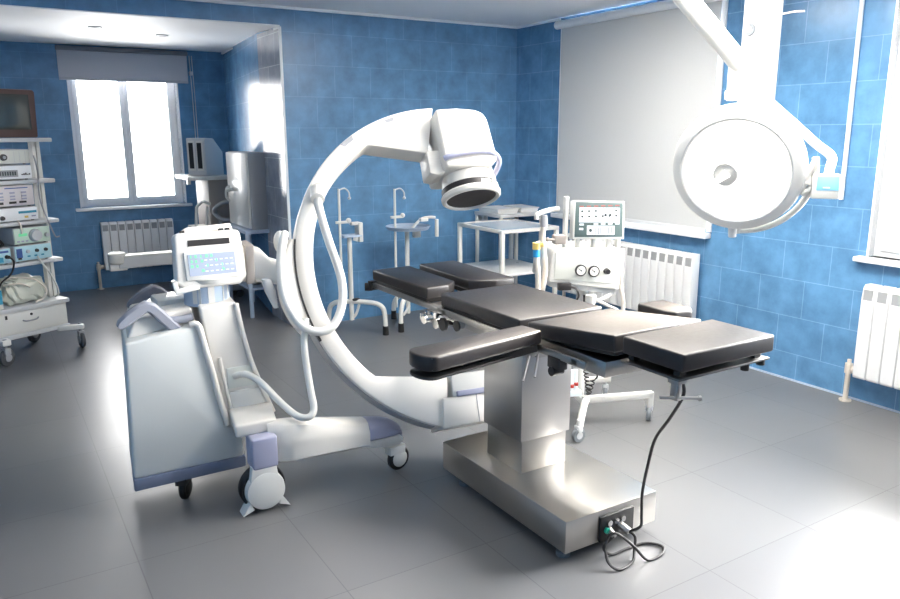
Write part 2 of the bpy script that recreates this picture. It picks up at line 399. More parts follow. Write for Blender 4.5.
# ------------------------------------------------------------------ radiators
def radiator(label, axis, wallv, sgn, u0, n, z0, z1, step, pipes, ulen=1):
    """aluminium section radiator; sgn is the direction from wall into the room; ulen=-1 runs the sections the other way"""
    ue = u0+ulen*n*step; mid = (u0+ue)/2
    f = (lambda u, d, z: (wallv+sgn*d, u, z)) if axis == 'x' else (lambda u, d, z: (u, wallv+sgn*d, z))
    t = thing('radiator', label, 'radiator', f(mid, 0.06, z0))
    for i in range(n):
        a = u0+ulen*i*step
        p, q = sorted((a+ulen*0.0035, a+ulen*(step-0.0035)))
        mb = MB()
        poly = [(0.04, z0), (0.115, z0+0.004), (0.12, z0+0.02), (0.12, z1-0.075), (0.112, z1-0.02), (0.095, z1), (0.04, z1)]
        mb.prism(poly, lambda d, z, w: f(w, d, z), p, q, 0.004)
        mb.build('section', M['rad'], t)
    mb = MB()
    for i in range(n):
        a = u0+ulen*i*step
        for k in (0.5,):
            c = a+ulen*step*k
            p0 = f(c-0.026, 0.108, z1-0.088); p1 = f(c+0.026, 0.1205, z1-0.026)
            mb.bx(p0[0], p1[0], p0[1], p1[1], p0[2], p1[2])
    mb.build('grille', M['radslot'], t)
    mb = MB()
    for i in (0.12, 0.88):
        c = u0+(ue-u0)*i; p0 = f(c-0.012, 0.003, z1-0.10); p1 = f(c+0.012, 0.06, z1-0.07)
        mb.bx(p0[0], p1[0], p0[1], p1[1], p0[2], p1[2])
    mb.build('bracket', M['rad'], t)
    if pipes:
        if pipes == 'far': u0 = ue; ulen = -ulen
        c = u0-ulen*0.055; zz = z0+0.035
        mb = MB(); mb.tube([f(u0+ulen*0.02, 0.06, zz), f(c, 0.06, zz)], 0.014, 10, 1)
        mb.cyl(f(c, 0.06, zz+0.025), f(c, 0.06, 0.0), 0.015); mb.cyl(f(c, 0.06, zz-0.03), f(c, 0.06, zz+0.03), 0.022)
        mb.cyl(f(c, 0.06, 0.0), f(c, 0.06, 0.008), 0.035)
        mb.cyl(f(c, 0.06, zz+0.03), f(c, 0.06, zz+0.055), 0.012); mb.cyl(f(u0-ulen*0.005, 0.06, zz), f(u0-ulen*0.03, 0.06, zz), 0.022)
        mb.build('supply_pipe', M['pipe'], t)
    return t
radiator('white sectional radiator under the alcove window', 'y', YA, -1, 0.995, 9, 0.20, 0.70, 0.080, True)
radiator('long white sectional radiator under the big grey blind', 'x', XR, -1, 3.575, 17, 0.22, 0.74, 0.0825, 'far')
radiator('white radiator at the right edge of the photo with a beige pipe', 'x', XR, -1, 2.35, 14, 0.17, 0.735, 0.080, True, -1)

# wall socket and conduit
s = tag(B(3.93, 4.05, YB-0.02, YB, 0.755, 0.86, 0.006).build('wall_socket', M['trim']), 'white double wall socket on the blue back wall behind the corner table', 'socket')
mb = MB()
for x in (3.965, 4.015): mb.cyl((x, YB-0.0205, 0.81), (x, YB-0.0225, 0.81), 0.018, seg=14)
mb.build('socket_hole', M['ltgrey'], s)
tag(MB().cyl((XR-0.014, 2.595, 1.20), (XR-0.014, 2.60, CZ), 0.013).build('wall_conduit', M['trim']), 'thin white vertical conduit on the blue wall left of the bright window', 'pipe')

# ------------------------------------------------------------------ operating table
T = thing('operating_table', 'steel pedestal operating table with black padded sections in the centre of the room', 'table', (1.94, 2.35, 0))
B(1.70, 2.175, 1.93, 2.815, 0.05, 0.183, 0.004).build('base', M['steel'], T)
for x, y in ((1.75, 2.0), (2.125, 2.0), (1.75, 2.7), (2.125, 2.7)):
    MB().lathe([(0.018, 0.052), (0.018, 0.02), (0.028, 0.018), (0.028, 0.0)], (x, y, 0), (0, 0, 1), 18).build('foot', M['rubgrey'], T)
B(1.805, 2.046, 2.345, 2.60, 0.182, 0.50, 0.003).build('column', M['steel'], T)
B(1.793, 2.057, 2.335, 2.612, 0.33, 0.742, 0.003).build('column_sleeve', M['steel2'], T)
B(1.766, 2.125, 2.20, 2.86, 0.738, 0.785, 0.004).build('top_frame', M['steel2'], T)
B(1.738, 2.152, 1.80, 2.32, 0.775, 0.832, 0.003).build('back_frame', M['steel'], T)
B(1.752, 2.138, 2.30, 2.90, 0.783, 0.826, 0.003).build('seat_frame', M['dark'], T)
# pads
B(1.727, 2.165, 2.275, 2.87, 0.822, 0.882, 0.008, seg=3).build('seat_pad', M['vinyl'], T)
bp_ = MB().prism([(2.235, 0.882), (1.762, 0.936), (1.757, 0.876), (2.230, 0.824)], lambda p, q, t: (t, p, q), 1.735, 2.168, 0.008, 3).build('back_pad', M['vinyl'], T)
MB().prism([(2.225, 0.822), (1.775, 0.872), (1.773, 0.860), (2.225, 0.806)], lambda p, q, t: (t, p, q), 1.755, 2.148).build('back_plate', M['dark'], bp_)
hp = B(1.728, 2.166, 1.462, 1.718, 0.888, 0.946, 0.008, seg=3).build('head_pad', M['vinyl'], T)
pl_ = B(1.722, 2.158, 1.468, 1.716, 0.860, 0.868, 0.002).build('head_plate', M['dksteel'], T)
for x, y in ((1.76, 1.69), (2.12, 1.69), (1.76, 1.50), (2.12, 1.50)):
    B(x-0.015, x+0.015, y-0.012, y+0.012, 0.866, 0.890).build('pad_spacer', M['black'], pl_)
B(1.90, 2.0, 1.70, 1.83, 0.845, 0.862, 0.002).build('head_joint', M['steel2'], T)
mb = MB(); mb.bx(1.735, 1.757, 1.484, 1.512, 0.79, 0.862, 0.002); mb.bx(1.728, 1.77, 1.478, 1.518, 0.845, 0.86, 0.002)
mb.cyl((1.70, 1.52, 0.80), (1.80, 1.45, 0.80), 0.0055, seg=10); mb.cyl((1.795, 1.453, 0.80), (1.803, 1.448, 0.80), 0.009, seg=10)
mb.build('rail_clamp', M['steel2'], T)
mb = MB(); mb.cyl((2.10, 1.60, 0.845), (2.10, 1.60, 0.862), 0.02, seg=12); mb.cyl((2.14, 1.49, 0.84), (2.14, 1.49, 0.862), 0.014, seg=12)
mb.cyl((2.06, 1.49, 0.835), (2.06, 1.49, 0.862), 0.014, seg=12)
mb.build('clamp_knob', M['black'], T)
# leg sections
la = MB().prism([(1.725, 3.575), (1.955, 3.585), (1.937, 3.085), (1.905, 3.05), (1.855, 3.012), (1.728, 2.998)], lambda p, q, t: (p, q, t), 0.828, 0.883, 0.008, 3).build('leg_pad', M['vinyl'], T)
lb = MB().prism([(2.015, 3.58), (2.245, 3.585), (2.225, 2.975), (2.11, 2.972), (2.03, 3.005), (1.993, 3.045)], lambda p, q, t: (p, q, t), 0.832, 0.887, 0.008, 3).build('leg_pad', M['vinyl'], T)
B(1.735, 1.935, 3.02, 3.55, 0.805, 0.828, 0.003).build('leg_plate', M['dark'], la)
B(2.01, 2.225, 3.0, 3.55, 0.809, 0.832, 0.003).build('leg_plate', M['dark'], lb)
mb = MB(); mb.bx(1.725, 1.752, 2.88, 3.60, 0.785, 0.812, 0.003); mb.bx(1.73, 1.94, 2.93, 3.01, 0.79, 0.808, 0.003)
mb.bx(2.21, 2.237, 2.88, 3.58, 0.785, 0.812, 0.003)
mb.build('leg_rail', M['steel2'], T)
mb = MB(); mb.cyl((1.735, 3.60, 0.785), (1.70, 3.62, 0.785), 0.022, seg=16); mb.bx(1.71, 1.76, 3.575, 3.605, 0.77, 0.82, 0.003)
mb.build('leg_knob', M['black'], T)
mb = MB()
mb.cyl((1.72, 2.98, 0.755), (1.745, 2.72, 0.765), 0.022); mb.cyl((1.67, 2.93, 0.75), (1.79, 2.96, 0.755), 0.018)
mb.cyl((1.69, 2.86, 0.745), (1.79, 2.87, 0.75), 0.024); mb.bx(1.70, 1.78, 2.87, 2.97, 0.742, 0.79, 0.006)
mb.cyl((1.70, 2.99, 0.74), (1.70, 2.99, 0.77), 0.016)
mb.build('leg_joint', M['chrome'], T)
MB().cyl((1.705, 2.80, 0.755), (1.69, 2.80, 0.755), 0.03, seg=14).build('joint_knob', M['dark'], T)
MB().cyl((1.705, 2.69, 0.77), (1.695, 2.69, 0.77), 0.024, seg=14).build('joint_knob', M['dark'], T)
for x0, x1 in ((1.700, 1.708), (2.182, 2.190)):
    mb = MB(); mb.bx(x0, x1, 1.86, 2.86, 0.795, 0.823, 0.002)
    for y in (1.92, 2.30, 2.80): mb.bx(min(x0, 1.72), max(x1, 1.72) if x0 < 1.9 else x1, y-0.015, y+0.015, 0.80, 0.817) if x0 < 1.9 else mb.bx(2.14, x1, y-0.015, y+0.015, 0.80, 0.817)
    mb.build('side_rail', M['steel'], T)
# near armrest
def cap_poly(p0, p1, w0, w1, n=10):
    p0, p1 = V(p0), V(p1); d = (p1-p0).normalized(); s_ = V((-d.y, d.x))
    a0 = math.atan2(s_.y, s_.x)
    pts = [p0 - s_*w0, ]
    for i in range(n+1):
        a = a0 - PI + PI*i/n
        pts.append(p1 - d*w1*0.55 + V((math.cos(a), math.sin(a)))*w1 if False else p1 - d*w1*0.6 + d*(w1*0.6*math.sin(PI*i/n)) - s_*(w1*math.cos(PI*i/n)))
    pts.append(p0 + s_*w0)
    return [(p.x, p.y) for p in pts]
ar = MB().prism(cap_poly((1.705, 2.165), (1.160, 2.098), 0.053, 0.073), lambda p, q, t: (p, q, t), 0.826, 0.880, 0.009, 3).build('armrest_pad', M['vinyl'], T)
MB().prism(cap_poly((1.695, 2.165), (1.160, 2.098), 0.045, 0.066), lambda p, q, t: (p, q, t), 0.796, 0.806, 0.003).build('armrest_plate', M['black'], ar)
mb = MB(); mb.bx(1.25, 1.68, 2.10, 2.16, 0.805, 0.827)
mb.build('armrest_support', M['black'], ar)
mb = MB(); mb.bx(1.64, 1.71, 2.13, 2.19, 0.775, 0.80, 0.004); mb.cyl((1.66, 2.12, 0.785), (1.60, 2.08, 0.71), 0.005, seg=8); mb.cyl((1.70, 2.12, 0.785), (1.655, 2.08, 0.715), 0.005, seg=8)
mb.build('armrest_clamp', M['steel2'], T)
mb = MB(); mb.bx(1.695, 1.735, 1.99, 2.06, 0.755, 0.80, 0.004); mb.cyl((1.69, 2.03, 0.745), (1.74, 2.03, 0.745), 0.018, seg=12)
mb.build('rail_knob', M['dark'], T)
mb = MB(); mb.lathe([(0.02, 0.75), (0.04, 0.748), (0.042, 0.735), (0.02, 0.730)], (2.10, 1.86, 0), (0, 0, 1), 20); mb.cyl((2.10, 1.86, 0.748), (2.10, 1.86, 0.78), 0.012)
mb.build('adjust_knob', M['black'], T)
# far side pad
fp = MB().prism([(2.325, 2.235), (2.315, 2.07), (2.335, 2.03), (2.425, 2.022), (2.462, 2.06), (2.478, 2.232)], lambda p, q, t: (p, q, t), 0.832, 0.884, 0.009, 3).build('side_pad', M['vinyl'], T)
B(2.18, 2.46, 2.09, 2.18, 0.805, 0.832, 0.003).build('side_pad_bracket', M['black'], fp)
# connector panel on the base end
cpn = B(1.865, 2.04, 1.918, 1.932, 0.052, 0.158, 0.003).build('connector_panel', M['black'], T)
mb = MB()
for i, x in enumerate((1.905, 1.94, 1.975)):
    mb.cyl((x, 1.92, 0.128), (x, 1.908, 0.128), 0.012, seg=12)
mb.build('connector_socket', M['chrome'], cpn)
MB().cyl((1.893, 1.92, 0.10), (1.893, 1.908, 0.098), 0.012, seg=10).build('indicator', M['green'], cpn)
MB().cyl((1.965, 1.92, 0.105), (1.975, 1.875, 0.09), 0.013, seg=12).build('cord_plug', M['steel2'], cpn)
MB().cyl((1.91, 1.92, 0.10), (1.905, 1.885, 0.085), 0.011, seg=12).build('cord_plug', M['steel2'], cpn)
mb = MB()
mb.tube([(1.768, 1.50, 0.855), (1.785, 1.50, 0.80), (1.80, 1.56, 0.70), (1.848, 1.66, 0.58), (1.885, 1.72, 0.45), (1.925, 1.775, 0.31), (1.955, 1.80, 0.20),
         (1.985, 1.83, 0.13), (1.975, 1.875, 0.09)], 0.0055, 8, 6)
mb.tube([(1.975, 1.878, 0.09), (1.99, 1.86, 0.07), (1.97, 1.84, 0.03), (1.93, 1.81, 0.007), (1.85, 1.80, 0.007), (1.83, 1.84, 0.03), (1.86, 1.88, 0.08), (1.90, 1.875, 0.105), (1.95, 1.83, 0.06),
         (1.99, 1.79, 0.007), (2.07, 1.79, 0.007), (2.11, 1.83, 0.007), (2.07, 1.88, 0.007), (1.98, 1.89, 0.007), (1.90, 1.89, 0.007), (1.87, 1.905, 0.04), (1.905, 1.888, 0.085)], 0.0055, 8, 6)
mb.build('power_cord', M['black'], T)

# ------------------------------------------------------------------ mobile C-arm X-ray machine
X = thing('c_arm_machine', 'white mobile X-ray machine with a big C-shaped arm and grey handles', 'medical machine', (0.75, 3.35, 0))
YN, YF = 3.20, 3.66
fy = lambda p, q, t: (p + (t-YN)*0.118, t, q)   # the machine stands turned a little to the wall
# cabinet side panel + body
cab = MB().prism([(0.403, 0.165), (0.418, 0.762), (0.715, 0.80), (0.757, 0.59), (0.80, 0.32), (0.875, 0.30), (0.875, 0.158)], fy, YN, YF, 0.014, 3).build('cabinet', M['panel'], X)
MB().prism([(0.40, 0.112), (0.402, 0.166), (0.88, 0.166), (0.88, 0.112)], fy, YN-0.008, YF+0.008, 0.008).build('bumper_skirt', M['slate'], X)
MB().prism([(0.430, 0.76), (0.465, 0.842), (0.70, 0.862), (0.72, 0.78)], fy, YN+0.07, YF-0.02, 0.012, 3).build('rear_deck', M['shell'], X)
# spine between the side panels
MB().prism([(0.728, 0.872), (0.884, 0.880), (0.908, 0.73), (0.938, 0.60), (0.985, 0.46), (1.03, 0.335), (0.81, 0.325), (0.765, 0.56)], fy, YN+0.012, YF-0.05, 0.012, 3).build('spine', M['shell'], X)
mb = MB(); mb.tube([(0.685, YN+0.01, 0.803), (0.716, YN-0.002, 0.798), (0.736, YN-0.006, 0.70), (0.763, YN-0.008, 0.56), (0.785, YN-0.008, 0.44), (0.808, YN-0.008, 0.33)], 0.014, 10, 5)
mb.tube([(0.885, YN+0.012, 0.872), (0.905, YN+0.006, 0.74), (0.935, YN+0.004, 0.60), (0.980, YN+0.004, 0.46), (1.022, YN+0.004, 0.345)], 0.012, 10, 5)
mb.tube([(0.798, YN+0.008, 0.64), (0.812, YN+0.006, 0.52), (0.838, YN+0.006, 0.35)], 0.008, 8, 4)
mb.build('spine_rim', M['shell'], X)
mb = MB(); mb.bx(0.825, 0.945, YN+0.004, YN+0.014, 0.49, 0.585, 0.003)
mb.build('cable_recess', M['cream'], X)
MB().prism([(0.825, 0.475), (0.962, 0.475), (1.005, 0.345), (0.848, 0.345)], fy, YN+0.002, YN+0.02, 0.004).build('spine_cover', M['white'], X)
MB().prism([(0.785, 2.985), (0.965, 2.985), (1.025, YN+0.05), (0.83, YN+0.05)], lambda p, q, t: (p, q, t), 0.342, 0.398, 0.012, 3).build('outrigger', M['shell'], X)
# handles
def handle(dx, y, m, dz=0.0):
    f = lambda p, q, t: (p+dx, t, q+dz)
    pts = [(0.410, 0.822, 0.010), (0.420, 0.832, 0.020), (0.455, 0.858, 0.024), (0.495, 0.884, 0.025), (0.522, 0.896, 0.024), (0.545, 0.886, 0.024), (0.575, 0.852, 0.024), (0.61, 0.81, 0.024), (0.65, 0.765, 0.024)]
    mb = MB(); ring = []
    for i, (p, q, h) in enumerate(pts):
        a = V(pts[min(i+1, len(pts)-1)][:2])-V(pts[max(i-1, 0)][:2]); a.normalize(); nn = V((-a.y, a.x)); w = 0.022
        ring.append([(p+dx+nn.x*h*k1, y+w*k2, q+dz+nn.y*h*k1) for k1, k2 in ((1, -0.55), (1, 0.55), (0.6, 1), (-0.6, 1), (-1, 0.55), (-1, -0.55), (-0.6, -1), (0.6, -1))])
    mb.loft(ring)
    mb.tube([(0.595+dx, y, 0.825+dz), (0.65+dx, y, 0.822+dz), (0.705+dx, y, 0.828+dz)], 0.017, 10, 3)
    return mb.build('push_handle', m, X)
handle(0.0, 3.25, M['hgrey']); handle(0.095, 3.60, M['dgrey'])
B(0.60, 0.78, 3.42, 3.60, 0.84, 0.878, 0.01).build('rear_deck', M['white'], X)
# casters
def big_caster():
    c = V((0.886, 2.945, 0.10))
    k = MB().lathe([(0.02, 0.0), (0.095, 0.0), (0.10, 0.012), (0.10, 0.045), (0.095, 0.055), (0.02, 0.055)], c+V((0, 0.02, 0)), (0, 1, 0), 36).build('caster_wheel', M['black'], X)
    mb = MB(); mb.lathe([(0.0005, -0.022), (0.06, -0.022), (0.082, -0.016), (0.086, 0.0), (0.086, 0.018)], c, (0, 1, 0), 36)
    mb.prism([(-0.062, 0.05), (0.062, 0.05), (0.054, 0.118), (-0.052, 0.118)], lambda p, q, t: (c.x-0.004+p, c.y+t, c.z+q), -0.015, 0.02, 0.006)
    mb.prism([(-0.104, -0.094), (-0.055, -0.075), (-0.07, -0.04)], lambda p, q, t: (c.x+p, c.y+t, c.z+q), -0.012, 0.05)
    mb.prism([(0.104, -0.094), (0.055, -0.075), (0.07, -0.04)], lambda p, q, t: (c.x+p, c.y+t, c.z+q), -0.012, 0.05)
    mb.build('caster_cover', M['white'], k)
    MB().prism([(0.834, 0.205), (0.946, 0.205), (0.945, 0.345), (0.834, 0.345)], lambda p, q, t: (p, t, q), 2.925, 3.02, 0.010, 3).build('caster_neck', M['lilac'], X)
big_caster()
def small_caster(x, y, r, a, cover, wheel=M['rubgrey']):
    d = V((math.cos(a), math.sin(a), 0)); s_ = V((-d.y, d.x, 0))
    c = V((x, y, r))
    k = MB().lathe([(r*0.35, -0.014), (r*0.9, -0.014), (r, -0.008), (r, 0.008), (r*0.9, 0.014), (r*0.35, 0.014)], c, s_, 28).build('caster_wheel', wheel, X)
    mb = MB(); mb.lathe([(0.001, -0.022), (r*0.55, -0.022), (r*0.7, -0.016), (r*0.7, -0.014)], c, s_, 24)
    mb.lathe([(r*0.7, 0.014), (r*0.7, 0.016), (r*0.55, 0.022), (0.001, 0.022)], c, s_, 24)
    mb.box(c+V((0, 0, r*0.85))-d*r*0.3, (r*1.5, 0.05, r*0.7), a, 0.004)
    mb.build('caster_cover', cover, k)
small_caster(1.565, 3.01, 0.060, R(10), M['white'], M['black'])
small_caster(0.618, 3.255, 0.056, R(60), M['dark'], M['black'])
# front leg
ring = []
for (x, zt, zb, hw) in ((0.92, 0.38, 0.225, 0.02), (0.96, 0.388, 0.21, 0.05), (1.02, 0.38, 0.205, 0.070), (1.17, 0.352, 0.20, 0.068), (1.32, 0.322, 0.193, 0.065), (1.38, 0.310, 0.19, 0.063)):
    ring.append([(x, 2.99+hw*sx, z) for sx, z in ((-1, zb+0.01), (-1, (zb+zt)/2), (-0.95, zt-0.045), (-0.7, zt-0.012), (-0.3, zt), (0.3, zt), (0.7, zt-0.012), (0.95, zt-0.045), (1, (zb+zt)/2), (1, zb+0.01), (0.8, zb), (-0.8, zb))])
MB().loft(ring).build('front_leg', M['shell'], X)
ring = []
for (x, zt, zb, hw) in ((1.38, 0.311, 0.212, 0.064), (1.46, 0.295, 0.208, 0.061), (1.51, 0.278, 0.206, 0.055), (1.548, 0.252, 0.204, 0.043), (1.562, 0.228, 0.204, 0.03)):
    ring.append([(x, 2.99+hw*sx, z) for sx, z in ((-1, zb+0.01), (-1, (zb+zt)/2), (-0.95, zt-0.035), (-0.7, zt-0.01), (-0.3, zt), (0.3, zt), (0.7, zt-0.01), (0.95, zt-0.035), (1, (zb+zt)/2), (1, zb+0.01), (0.8, zb), (-0.8, zb))])
MB().loft(ring).build('leg_cap', M['lilac'], X)
MB().prism([(1.37, 0.19), (1.40, 0.214), (1.565, 0.208), (1.59, 0.19), (1.57, 0.158), (1.50, 0.158)], fy, 2.935, 3.045, 0.008).build('leg_foot', M['shell'], X)
# lift column and console
mb = MB(); mb.lathe([(0.098, 0.86), (0.098, 0.985)], (0.80, 3.36, 0), (0, 0, 1), 36)
lc = mb.build('lift_column', M['blugrey'], X)
mb = MB()
for a0, a1 in ((-60, -35), (-100, -84), (-140, -118)):
    mb.prism([(math.cos(R(a))*rr, math.sin(R(a))*rr) for rr, aa in ((0.0995, (a0, a1)), (0.097, (a1, a0))) for a in aa], lambda p, q, t: (0.80+p, 3.36+q, t), 0.872, 0.965)
mb.build('column_strip', M['white'], lc)
mb = MB(); mb.lathe([(0.06, 0.955), (0.11, 0.965), (0.12, 0.985)], (0.805, 3.34, 0), (0, 0, 1), 32)
mb.build('console_neck', M['white'], X)
Rt = Matrix.Rotation(R(-12), 4, 'X')
con_c = V((0.805, 3.29, 1.062))
def cf(x, y, z): return con_c + (Rt @ V((x, y, z)))
cons = MB().prism([(-0.140, 0.108), (-0.128, 0.122), (0.128, 0.122), (0.142, 0.108), (0.150, -0.085), (0.118, -0.118), (-0.122, -0.118), (-0.152, -0.09)], lambda p, q, t: cf(p, t, q), -0.025, 0.045, 0.010, 3).build('console', M['shell'], X)
scb = MB().prism([(-0.112, -0.085), (0.118, -0.085), (0.118, 0.038), (-0.112, 0.038)], lambda p, q, t: cf(p, t, q), -0.034, -0.02, 0.005).build('screen_bezel', M['white'], cons)
sn = MB().prism([(-0.097, -0.066), (0.103, -0.066), (0.103, 0.026), (-0.097, 0.026)], lambda p, q, t: cf(p, t, q), -0.0365, -0.03).build('screen', M['lcd'], cons)
mb = MB()
for j in range(4):
    for i in range(9):
        if random.random() < 0.30 or (i < 3 and random.random() < 0.6):
            x = -0.088+i*0.0215+(random.random()-.5)*.004; z = 0.010-j*0.0205; w = 0.005+random.random()*0.007
            mb.prism([(x, z), (x+w, z), (x+w, z+0.012), (x, z+0.012)], lambda p, q, t: cf(p, t, q), -0.038, -0.036)
mb.build('readout', M['lcdgreen'], sn)
mb = MB()
for j in range(3):
    for i in range(6):
        x = -0.03+i*0.022; z = -0.052+j*0.024
        mb.prism([(x, z), (x+0.012, z), (x+0.012, z+0.004), (x, z+0.004)], lambda p, q, t: cf(p, t, q), -0.0378, -0.036)
mb.build('readout', M['lcdpale'], sn)
MB().prism([(-0.088, 0.062), (0.090, 0.062), (0.090, 0.088), (-0.088, 0.088)], lambda p, q, t: cf(p, t, q), -0.0275, -0.02).build('display_slot', M['dark'], cons)
mb = MB()
for x in (-0.10, 0.065, 0.093):
    mb.prism([(x-0.008, 0.118), (x+0.008, 0.118), (x+0.008, 0.132), (x-0.008, 0.132)], lambda p, q, t: cf(p, t, q), -0.012, 0.012)
mb.build('clip', M['black'], cons)
MB().prism([(-0.125, 0.115), (0.125, 0.118), (0.115, 0.155), (-0.075, 0.148)], lambda p, q, t: cf(p, t, q), 0.015, 0.05, 0.006).build('console_back', M['shell'], cons)
mb = MB(); mb.prism([(0.628, 0.985), (0.648, 0.99), (0.655, 0.955), (0.70, 0.965), (0.74, 0.96), (0.74, 0.945), (0.64, 0.93)], fy, 3.24, 3.30, 0.004)
mb.build('cable_hook', M['white'], X)
# C frame (orbital plane leaning back at the top)
C0 = V((1.9963, 3.0826, 0.9823)); cd = V((0.9816, -0.1908, 0)); cu = V((0.0866, 0.4456, 0.8910)); cn = V((0.1700, 0.8746, -0.4540))
cp = lambda s, v, w: C0 + cd*s + cu*v + cn*w
RO = 0.836
def pol(r, a): return V((r*math.cos(R(a)), r*math.sin(R(a))))
st = []
for i in range(61):
    th = 92 + (254-92)*i/60
    o2 = pol(RO, th)
    if th <= 122: i2 = V((-0.10, 0.577)).lerp(V((-0.408, 0.627)), (th-92)/30)
    elif th <= 224: i2 = pol(0.748, 123.05 + (224.3-123.05)*(th-122)/102)
    else: i2 = V((-0.5355, -0.5225)).lerp(V((-0.193, -0.566)), (th-224)/30)
    st.append((o2, i2))
ring = []
W0, W1_ = 0.0, 0.125
for o2, i2 in st:
    d_ = (i2-o2).normalized(); ch = 0.013
    pts = [(o2+d_*ch, W0), (i2-d_*ch, W0), (i2-d_*ch*0.3, W0+ch*0.3), (i2, W0+ch), (i2, W1_-ch), (i2-d_*ch, W1_), (o2+d_*ch, W1_), (o2+d_*ch*0.3, W1_-ch*0.3), (o2, W1_-ch), (o2, W0+ch), (o2+d_*ch*0.3, W0+ch*0.3)]
    ring.append([cp(p.x, p.y, w) for p, w in pts])
cring = MB().loft(ring).build('c_arm', M['shell'], X)
for a0, a1, r0, r1 in ((125.3, 130.8, 0.808, 0.830), (107.8, 111.6, 0.800, 0.818)):
    poly = [pol(r1, a0), pol(r1, (a0+a1)/2), pol(r1, a1), pol(r0, a1-0.6), pol(r0, (a0+a1)/2), pol(r0, a0+0.6)]
    MB().prism([(p.x, p.y) for p in poly], lambda p, q, t: cp(p, q, t), -0.0015, 0.004).build('rim_slot', M['midgrey'], cring)
# grey strip that paints the shade on the outer rim, lower half
mb = MB(); rg = []
for i in range(31):
    a = 200 + 50*i/30
    rg.append([cp(pol(r, a).x, pol(r, a).y, w) for r, w in ((RO-0.004, 0.02), (RO+0.004, 0.02), (RO+0.004, 0.105), (RO-0.004, 0.105))])
mb.loft(rg); mb.build('guide_strip', M['midgrey'], cring)
# carriage hugging the rim
rg = []
for i in range(17):
    a = 170 + 29*i/16; ro = 0.912 - 0.045*(abs(i-8)/8)**2
    rg.append([cp(pol(r, a).x, pol(r, a).y, w) for r, w in ((RO+0.004, -0.02), (ro-0.015, -0.02), (ro, -0.005), (ro, 0.13), (ro-0.015, 0.145), (RO+0.004, 0.145))])
MB().loft(rg).build('carriage', M['shell'], X)
rg = []
for i in range(17):
    a = 170 + 34*i/16
    rg.append([cp(pol(r, a).x, pol(r, a).y, w) for r, w in ((RO-0.003, -0.024), (RO+0.006, -0.024), (RO+0.006, -0.002), (RO-0.003, -0.002))])
MB().loft(rg).build('carriage_seal', M['dark'], X)  # dark strip painted in for the shadow gap between carriage and arm
mb = MB(); p = cp(-0.905, 0.10, 0.03)
mb.ball(cp(-0.885, 0.15, 0.02), 0.045, (0.7, 0.8, 1.2)); mb.build('carriage_knob', M['shell'], X)
# arm between lift column and carriage
ring = []
for (x, y, zc, h, w) in ((0.87, 3.40, 1.02, 0.075, 0.07), (0.99, 3.38, 1.02, 0.085, 0.075), (1.04, 3.36, 1.01, 0.08, 0.075), (1.075, 3.33, 0.985, 0.06, 0.07), (1.115, 3.29, 0.975, 0.058, 0.065)):
    ring.append([(x, y+w*math.copysign(abs(math.cos(t))**0.5, math.cos(t)), zc+h*math.copysign(abs(math.sin(t))**0.5, math.sin(t))) for t in [2*PI*k/20 for k in range(20)]])
MB().loft(ring).build('support_arm', M['shell'], X)
MB().prism([(0.955, 0.93), (0.955, 1.108), (0.995, 1.112), (0.995, 0.935)], fy, 3.295, 3.47, 0.008).build('arm_collar', M['taupe'], X)
ring = []
for (x, z, w) in ((1.045, 0.955, 0.022), (1.06, 0.90, 0.026), (1.075, 0.85, 0.018), (1.085, 0.815, 0.012)):
    ring.append([(x+w*math.cos(t), 3.27+w*0.7*math.sin(t), z) for t in [2*PI*k/14 for k in range(14)]])
MB().loft(ring).build('brake_lever', M['ltgrey'], X)
# image intensifier
ii = MB().prism([(-0.055, 0.775), (0.06, 0.784), (0.165, 0.775), (0.205, 0.755), (0.222, 0.72), (0.24, 0.50), (0.20, 0.46), (-0.045, 0.46), (-0.05, 0.57)], lambda p, q, t: cp(p, q, t), -0.095, 0.21, 0.016, 3).build('image_intensifier', M['shell'], X)
MB().prism([(-0.115, 0.575), (-0.03, 0.58), (-0.03, 0.46), (-0.075, 0.445), (-0.115, 0.455)], lambda p, q, t: cp(p, q, t), -0.03, 0.10, 0.006).build('intensifier_bracket', M['shell'], ii)
axs, axw = 0.120, 0.058
mb = MB(); mb.lathe([(0.126, 0.54), (0.134, 0.48), (0.143, 0.43), (0.146, 0.385)], cp(axs, 0, axw), cu, 48); mb.build('intensifier_neck', M['shell'], ii)
mb = MB(); mb.lathe([(0.140, 0.404), (0.149, 0.402), (0.149, 0.372), (0.140, 0.366)], cp(axs, 0, axw), cu, 48); bd = mb.build('marking_band', M['dark'], ii)
mb = MB()
for a0, a1 in ((8, 30), (34, 40), (44, 50), (53, 58), (61, 72)):
    # printed blocks on the band, on the side turned to the room
    poly = []
    for k in range(5):
        a = R(-(95) + a0 + (a1-a0)*k/4); poly.append((0.1500*math.cos(a), 0.1500*math.sin(a)))
    for k in range(4, -1, -1):
        a = R(-(95) + a0 + (a1-a0)*k/4); poly.append((0.1475*math.cos(a), 0.1475*math.sin(a)))
    mb.prism(poly, lambda p, q, t: cp(axs+p, t, axw+q), 0.375, 0.393)
mb.build('printed_mark', M['white'], bd)
mb = MB(); mb.lathe([(0.128, 0.350), (0.134, 0.338), (0.145, 0.336), (0.155, 0.345), (0.157, 0.362), (0.148, 0.374), (0.13, 0.376)], cp(axs, 0, axw), cu, 56); mb.build('detector_ring', M['shell'], ii)
mb = MB(); mb.lathe([(0.0005, 0.347), (0.131, 0.347), (0.131, 0.36)], cp(axs, 0, axw), cu, 48); mb.build('detector_face', M['dark'], ii)
